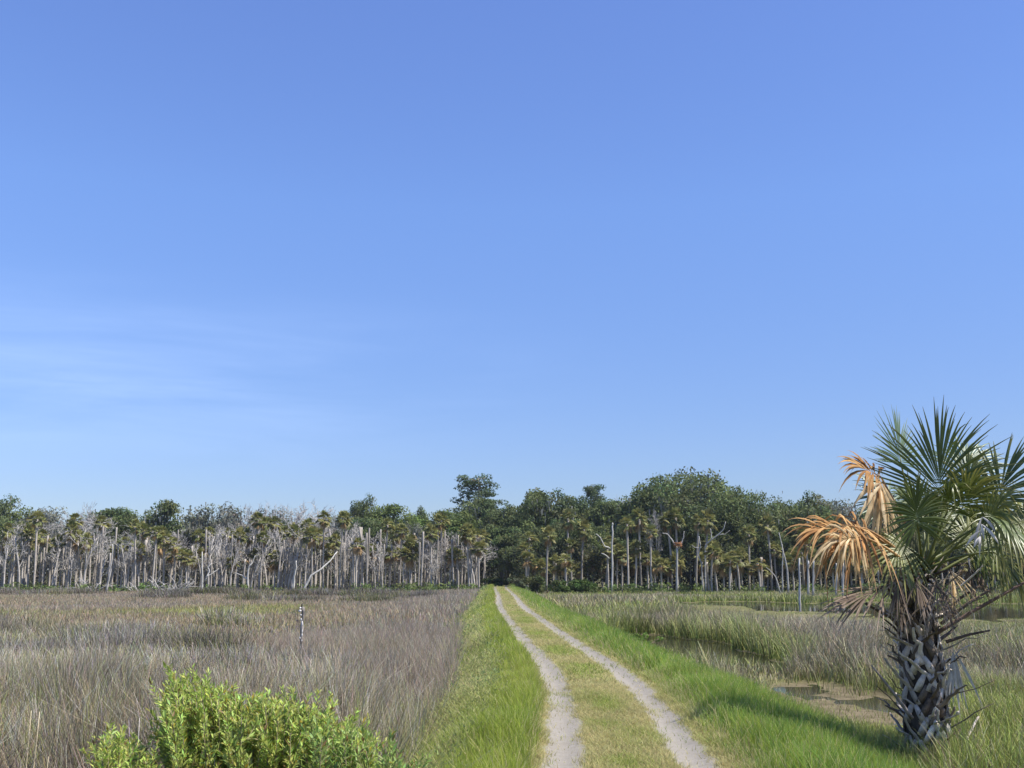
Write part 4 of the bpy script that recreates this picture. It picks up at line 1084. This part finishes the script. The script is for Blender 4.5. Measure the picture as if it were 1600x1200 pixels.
# ------------------------------------------------------------------ the near cabbage palm
PB = at(1452, 1183, 16.0); PB[2] = gz(PB[0], 16.0) - .05
def skirt_grass():
    r = np.random.default_rng(77); n = 5200
    a = r.uniform(0, 2 * PI, n); q = .25 + np.abs(r.normal(0, .55, n)); x = PB[0] + np.cos(a) * q; y = 16.0 + np.sin(a) * q
    ct = mixc3((.27, .35, .07), (.46, .42, .2), r.uniform(0, 1, n)); cb = mixc3((.17, .24, .05), (.3, .27, .12), r.uniform(0, 1, n))
    blades('cordgrass', np.stack([x, y, height(x, y) - .02], -1), r.uniform(.2, .62, n) * (1.15 - .3 * q), .011 * np.ones(n), r.normal(0, .3, (n, 2)), jit(r, cb, .3), jit(r, ct, .26), r, 3, M_grass, 'green and straw grass crowding the foot of the near palm')
skirt_grass()
palm = empty('cabbage_palm', PB, label='near cabbage palm with criss crossed leaf stubs and brown dead fronds', cat='palm')
YP = 16.0
def pr(px, py, dy=0.0): return at(px, py, YP + dy) - PB
rr_ = np.random.default_rng(42)
# trunk core
tz = pr(1447, 905)[2]
b = MB(); t = np.linspace(0, 1, 14)
b.tube(np.stack([np.interp(t, (0, .4, 1), (0, .0, -.06)), 0 * t, t * tz], -1), np.interp(t, (0, .12, .5, .85, 1), (.33, .30, .29, .24, .16)) * (1 + .05 * np.sin(t * 40)), 18, np.array((.07, .055, .042)) * np.ones((14, 1)))
link('trunk', b.mesh('trunk', True), M_boot, palm)
# fibre wrapped bud from which the fronds spring
b = MB(); b.tube([(-.06, 0, tz - .1), (-.06, 0, tz + .5), (-.03, 0, tz + .95)], (.17, .13, .05), 12, (.13, .13, .06)); link('bud', b.mesh('bud', True), M_boot, palm)

def boot(z, ang, L, el, seed, tone):
    r = np.random.default_rng(seed); rad = float(np.interp(z / tz, (0, .12, .5, .85, 1), (.33, .30, .29, .24, .17))) - .02
    o = np.array((math.cos(ang), math.sin(ang), 0)); s = np.array((-math.sin(ang), math.cos(ang), 0)); up = np.array((0, 0, 1.0))
    c = np.array((np.interp(z / tz, (0, .4, 1), (0, 0, -.06)), 0, z))
    b = MB(); lean = r.normal(0, .42); wv_ = r.uniform(.6, 1.35)
    d = o * math.cos(el) + up * math.sin(el) + s * lean; d /= np.linalg.norm(d)
    join = c + o * (rad + .03) + up * .26
    col = np.asarray(tone)
    def strap(P, W, T, cc):
        P = np.asarray(P, float); k = len(P); tg = np.gradient(P, axis=0); tg /= np.linalg.norm(tg, axis=1)[:, None]
        sd = s - tg * (tg @ s)[:, None]; sd /= np.linalg.norm(sd, axis=1)[:, None]; nn = np.cross(tg, sd)
        W = np.asarray(W)[:, None]; T = np.asarray(T)[:, None]
        V = np.stack([P - sd * W + nn * T * -.4, P + nn * T * -1, P + sd * W + nn * T * -.4, P + sd * W * .9 + nn * T * .6, P - sd * W * .9 + nn * T * .6], 1).reshape(-1, 3)
        i = np.arange(k - 1)[:, None] * 5; j = np.arange(5)[None]; j2 = (j + 1) % 5
        b.add(V, [np.stack([i + j, i + j2, i + 5 + j2, i + 5 + j], -1).reshape(-1, 4), np.array([[4, 3, 2, 1, 0]]), np.array([[0, 1, 2, 3, 4]]) + (k - 1) * 5], cc)
    for sg in (-1, 1):
        strap([c + o * rad + s * sg * .15, c + o * (rad + .035) + s * sg * .09 + up * .14, join + s * sg * .025], (.055, .05, .032), (.012, .016, .02), col * r.uniform(.85, 1.1))
    t_ = np.linspace(0, 1, 6)[:, None]
    P = join + d * L * t_ + up * (.05 * L * t_ ** 2) ; P = np.concatenate([[join - d * .05], P])
    w = np.interp(np.linspace(0, 1, 7), (0, .2, 1), (.050, .038, .017)) * wv_; P[3:] += r.normal(0, .02, (4, 3)); strap(P, w, w * .42, np.outer(np.linspace(1, .8, 7), col).repeat(5, 0))
    return link('leaf_base', b.mesh('leaf_base'), M_boot, palm)
nb_ = 92
for k in range(nb_):
    z = .08 + (tz - .25) * (k + .5) / nb_; a = k * 2.39996 + rr_.normal(0, .3); z += rr_.normal(0, .06); z = max(z, .04)
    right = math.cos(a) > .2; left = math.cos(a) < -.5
    L = rr_.uniform(.30, .95) if right else rr_.uniform(.2, .62) if left else rr_.uniform(.2, .75)
    el = R(rr_.uniform(15, 52)) if right else R(rr_.uniform(22, 60)) if left else R(rr_.uniform(24, 64))
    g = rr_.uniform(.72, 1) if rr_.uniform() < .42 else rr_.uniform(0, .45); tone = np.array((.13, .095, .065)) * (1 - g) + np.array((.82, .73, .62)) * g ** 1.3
    if left: tone = tone * np.array((.85, .82, .8))  # shade of the trunk's left side put into the stubs' colour
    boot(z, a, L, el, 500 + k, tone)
# the long bare petioles that stick out
def petiole(pts, r0, r1, col, name='leaf_stalk'):
    P = np.array(pts); t = np.linspace(0, 1, 9); k = np.linspace(0, 1, len(P))
    P = np.stack([np.interp(t, k, P[:, i]) for i in range(3)], -1)
    b = MB(); b.tube(P, np.linspace(r0, r1, 9), 6, col); return link(name, b.mesh(name, True), M_boot, palm)
DKB = (.13, .095, .075)
petiole([pr(1462, 990, -.2), pr(1520, 955, -.35), pr(1610, 905, -.5)], .034, .020, (.20, .13, .10))
petiole([pr(1478, 1003, -.1), pr(1512, 992, -.2), pr(1547, 985, -.3)], .030, .014, DKB)
petiole([pr(1416, 990, -.1), pr(1392, 965, -.2), pr(1352, 943, -.3)], .034, .018, DKB)
petiole([pr(1414, 1000, 0), pr(1395, 978, -.1), pr(1376, 963, -.15)], .022, .010, DKB)
petiole([pr(1414, 1004, -.1), pr(1396, 990, -.15), pr(1378, 978, -.2)], .02, .010, DKB)
petiole([pr(1425, 1122, -.35), pr(1398, 1085, -.45), pr(1362, 1040, -.55)], .034, .012, (.26, .22, .19))
petiole([pr(1412, 1120, -.1), pr(1396, 1108, -.2), pr(1383, 1102, -.25)], .024, .012, DKB)
petiole([pr(1414, 1040, 0), pr(1400, 1030, -.1), pr(1387, 1024, -.15)], .024, .012, DKB)
petiole([pr(1468, 965, .1), pr(1500, 935, .2), pr(1530, 915, .3)], .03, .018, (.2, .15, .12))
petiole([pr(1470, 975, -.2), pr(1515, 940, -.3), pr(1555, 918, -.4)], .026, .014, (.22, .16, .12))

def frond(hub, axis, facing, rad, spread, n, droop, cols, seed, root=None, name='frond', label=None, m=None, costa=.35, petr=.016, petcol=(.16, .18, .05), wid=1.0, cup=.0, sag=0.0, ragged=.0, stray=.0):
    """one fan leaf: pleated strips fanned about the hub, on its stalk"""
    r = np.random.default_rng(seed); hub = np.asarray(hub, float); a = np.asarray(axis, float); a /= np.linalg.norm(a)
    nn = np.asarray(facing, float); nn = nn - a * nn.dot(a); nn /= np.linalg.norm(nn); s = np.cross(nn, a)
    b = MB(); T = np.array((0, .12, .3, .5, .7, .86, 1.0))
    for k in range(n):
        f = -1 + 2 * (k + .5) / n; phi = f * R(spread) + r.normal(0, .02 + stray * .25)
        cs = costa * rad * (1 - abs(f)) ** .8
        base = hub + a * cs - nn * sag * cs ** 2 / rad + np.array((0, 0, -droop * .25 * cs * (cs / rad)))
        e = a * math.cos(phi) + s * math.sin(phi) + nn * (cup * (1 - math.cos(phi * .9))) + r.normal(0, stray * .3, 3); e /= np.linalg.norm(e)
        if r.uniform() < ragged: continue
        L = (rad * (.70 + .30 * math.cos(phi * .7)) - cs * .45) * r.uniform(.86 - stray * .55, 1.08)
        pn = np.cross(e, nn); pn /= np.linalg.norm(pn) + 1e-9; n2 = np.cross(pn, e)
        dr = droop * r.uniform(.6, 1.4) * (r.uniform(1.6, 3.0) if r.uniform() < .12 else 1)
        C_ = base + np.outer(T * L, e)
        C_[:, 2] -= dr * L * np.maximum(0, T - .18) ** 2.0
        over = .5 * dr * L * np.maximum(0, T - .18) ** 2
        C_ -= np.outer(over, e) * .6
        step = 2 * R(spread) / n
        W = np.interp(T, (0, .12, .45, .7, 1), (.004, .35, .9, .55, .03)) * rad * .46 * step * .62 * wid + .0015
        fold = W * .55
        V = np.stack([C_ - pn * W[:, None], C_ + n2 * fold[:, None], C_ + pn * W[:, None]], 1).reshape(-1, 3)
        i = np.arange(len(T) - 1) * 3
        Q = np.concatenate([np.stack([i, i + 1, i + 4, i + 3], -1), np.stack([i + 1, i + 2, i + 5, i + 4], -1)])
        c = np.asarray(cols[0]) + (np.asarray(cols[1]) - np.asarray(cols[0])) * r.uniform(0, 1)
        tipc = np.asarray(cols[2]) if len(cols) > 2 else c
        mixv = np.clip((T - .6) / .4, 0, 1)[:, None] ** 1.2
        b.add(V, [Q], ((c * (1 - mixv) + tipc * mixv) * r.uniform(.85, 1.15)).repeat(3, 0))
    if root is not None:
        root = np.asarray(root, float); mid = (root + hub) / 2 + np.array((0, 0, .10 * np.linalg.norm(hub - root))) * (1 if droop < .6 else 1.3)
        t_ = np.linspace(0, 1, 9)[:, None]; P = root * (1 - t_) ** 2 + 2 * mid * t_ * (1 - t_) + hub * t_ * t_
        P = np.concatenate([P, [hub + a * costa * rad * .5]])
        b.tube(P, np.concatenate([np.linspace(petr * 1.5, petr * .8, 9), [.005]]), 6, petcol)
    o = link(name, b.mesh(name), m or M_frond, palm)
    if label: o['label'] = label
    return o
G1 = ((.075, .11, .024), (.125, .16, .034), (.24, .22, .07))
G2 = ((.10, .16, .085), (.15, .21, .12), (.2, .25, .15))
G3 = ((.11, .14, .03), (.2, .21, .05), (.34, .29, .1))
DEAD = ((.30, .14, .045), (.60, .37, .15), (.46, .30, .15))
PALE = ((.56, .39, .18), (.74, .58, .35), (.58, .42, .22))
GREYD = ((.13, .095, .07), (.30, .225, .16), (.45, .36, .28))
crown = pr(1446, 890); c2 = pr(1446, 905)
fronds = [
 # hub px,py,dy, tip px,py,dy, facing, rad, spread, n, droop, cols
 ((1464, 785, -.1), (1478, 632, -.25), (-.3, -1, .15), 1.62, 74, 60, .2, G1, 'tall upright dark green fan at the top'),
 ((1408, 725, .35), (1398, 640, .5), (.75, -1, .1), 1.0, 95, 44, .08, G2, 'pale blue green upright fan on the left'),
 ((1434, 822, -1.0), (1424, 735, -1.2), (.15, -1, .35), .92, 140, 52, .28, G1, 'star shaped fan facing the camera'),
 ((1552, 790, .1), (1604, 668, .1), (-.6, -1, .2), 1.42, 85, 54, .22, G1, 'dark upright fan on the right'),
 ((1535, 818, -.7), (1575, 775, -1.2), (-.7, -.7, .75), 1.15, 105, 48, .75, G3, None),
 ((1585, 820, -.2), (1680, 790, -.2), (-.1, -.8, .7), 1.3, 120, 50, .45, G3, None),
 ((1552, 862, -.2), (1600, 905, -.2), (.3, -1, .6), .85, 80, 32, .5, G3, 'yellow green drooping fan at the lower right'),
 ((1500, 845, .8), (1540, 800, 1.1), (-.2, -1, .5), 1.1, 120, 46, .5, G3, None),
 ((1395, 800, .5), (1360, 740, .9), (.5, -1, .3), 1.05, 110, 44, .3, G2, None),
 ((1495, 735, .55), (1555, 690, .9), (-.5, -1, .3), 1.2, 100, 44, .3, G2, None),
 ((1468, 830, .9), (1480, 760, 1.5), (0, -1, .4), 1.2, 120, 44, .3, G1, None),
]
for k, (x, y, dy, tx, ty, tdy) in enumerate(((1450, 800, .3, 1430, 730, .4), (1500, 800, -.2, 1530, 745, -.5), (1415, 850, -.2, 1380, 880, -.5), (1440, 790, .7, 1400, 760, 1.1), (1520, 850, .3, 1575, 860, .5),
                                             (1510, 770, .2, 1520, 700, .3), (1575, 850, .2, 1640, 880, .3), (1480, 800, -.5, 1490, 735, -.9), (1560, 810, -.6, 1600, 850, -1.2))):
    fronds.append(((x, y, dy), (tx, ty, tdy), (rr_.uniform(-.5, .5), -1, rr_.uniform(.1, .6)), rr_.uniform(.85, 1.1), rr_.uniform(75, 110), 44, rr_.uniform(.35, .7), (G1, G3, G3, G1)[k % 4], None))
for k, (h, tp, fc, rad, sp, n, dr, cl, lab) in enumerate(fronds):
    if k: rad *= .93
    hub = pr(*h); frond(hub, pr(*tp) - hub, fc, rad, sp, n, dr, cl, 600 + k, crown + rr_.normal(0, .05, 3), 'frond', lab, costa=.30, wid=1.0, stray=.13, ragged=.02)
# dead fronds
h = pr(1352, 826, -.5)
frond(h, pr(1215, 800, -.8) - h, (.12, -.55, .9), 1.2, 96, 58, .72, DEAD, 701, c2, 'dead_frond', 'big orange brown dead frond arching out to the left', M_dead, .62, .02, (.5, .3, .14), 1.35, sag=.2, stray=.5, ragged=.05)
h = pr(1345, 838, -.75)
frond(h, pr(1240, 850, -1.2) - h, (.1, -1, .3), .82, 90, 34, .8, PALE, 702, c2 + np.array((0, -.05, -.05)), 'dead_frond', 'paler fan folded into the big orange dead frond', M_dead, .5, .018, (.55, .36, .18), 1.0, stray=.6, ragged=.1)
h = pr(1358, 832, -.35)
frond(h, pr(1255, 868, -.5) - h, (.1, -.8, .6), .9, 95, 44, .6, ((.30, .13, .05), (.58, .31, .12), (.42, .27, .15)), 708, c2 + np.array((0, .05, -.1)), 'dead_frond', 'darker rusty dead frond under the big orange one', M_dead, .5, .018, (.4, .24, .12), 1.25, sag=.2, stray=.6, ragged=.08)
h = pr(1376, 745, .1)
frond(h, pr(1303, 705, -.2) - h, (.35, -.7, .6), .85, 110, 36, .5, DEAD, 703, crown, 'dead_frond', 'small orange dead frond high on the left', M_dead, .4, .018, (.5, .33, .16), 1.1, stray=.45)
h = pr(1378, 752, -.1)
frond(h, pr(1368, 812, -.25) - h, (.3, -1, .1), .85, 42, 12, .3, PALE, 704, None, 'dead_frond', 'pale strips hanging below the small orange frond', M_dead, .2, .015, PALE[0], 1.6, stray=.3)
h = pr(1386, 915, -.4)
frond(h, pr(1280, 962, -.9) - h, (.15, -.5, .9), 1.15, 34, 30, .22, GREYD, 705, pr(1412, 985, -.1), 'dead_frond', 'dark grey brown dead frond pointing left below the orange one', M_dead, .5, .022, DKB, 1.3, stray=.35)
h = pr(1384, 800, .2)
frond(h, pr(1378, 890, .1) - h, (.3, -1, .1), 1.0, 40, 18, .3, PALE, 706, crown, 'dead_frond', None, M_dead, .25, .014, (.4, .3, .16), 1.1, stray=.5, ragged=.2)
for k, (x, y, dy, tx, ty, rad) in enumerate(((1405, 905, -.5, 1392, 960, .62), (1432, 905, -.6, 1440, 965, .6), (1462, 905, -.5, 1472, 960, .6), (1485, 890, -.3, 1500, 950, .65), (1420, 880, .4, 1400, 940, .7), (1512, 880, .3, 1530, 930, .7), (1410, 940, -.45, 1402, 1000, .5), (1448, 935, -.5, 1452, 990, .5), (1478, 930, -.45, 1490, 985, .52))):
    h = pr(x, y, dy); frond(h, pr(tx, ty, dy - .2) - h, (.05, -1, .2), rad, 40, 20, .35, GREYD if k != 3 else PALE, 720 + k, c2, 'dead_frond', None, M_dead, .3, .016, DKB, 1.1, stray=.6, ragged=.25)
h = pr(1535, 800, -1.0)
frond(h, pr(1530, 850, -1.1) - h, (-.2, -1, .1), .5, 42, 8, .3, ((.62, .58, .54), (.72, .68, .64), (.6, .55, .5)), 730, None, 'dead_frond', 'bleached white strips hanging in the right hand fronds', M_dead, .8, .01, (.6, .55, .5), 1.0, stray=.8)
h = pr(1490, 1010, -.15)
frond(h, pr(1488, 1095, -.2) - h, (.3, -1, .1), .88, 26, 12, .1, ((.50, .46, .38), (.66, .60, .50), (.55, .50, .42)), 731, None, 'dead_frond', 'pale dead frond hanging down the right side of the trunk', M_dead, .3, .02, (.5, .45, .38), 1.6, stray=.4)

# ------------------------------------------------------------------ the air: pale even haze between the camera and the wood
def haze(x0, x1, y0, y1, z0, z1, dens):
    V = np.array([(x, y, z) for x in (x0, x1) for y in (y0, y1) for z in (z0, z1)], float)
    F = np.array([(0, 1, 3, 2), (4, 6, 7, 5), (0, 4, 5, 1), (2, 3, 7, 6), (0, 2, 6, 4), (1, 5, 7, 3)])
    m = bpy.data.materials.new('haze'); m.use_nodes = True; N, L = m.node_tree.nodes, m.node_tree.links
    N.remove(N['Principled BSDF']); v = N.new('ShaderNodeVolumePrincipled')
    v.inputs['Color'].default_value = (.80, .88, 1, 1); v.inputs['Density'].default_value = dens; v.inputs['Anisotropy'].default_value = .3
    L.new(v.outputs[0], N['Material Output'].inputs['Volume'])
    return tag(link('haze', mesh_from('haze', V, [F]), m), kind='stuff')
haze(-2300, 2300, -80, 2600, -2.5, 24, .00012)
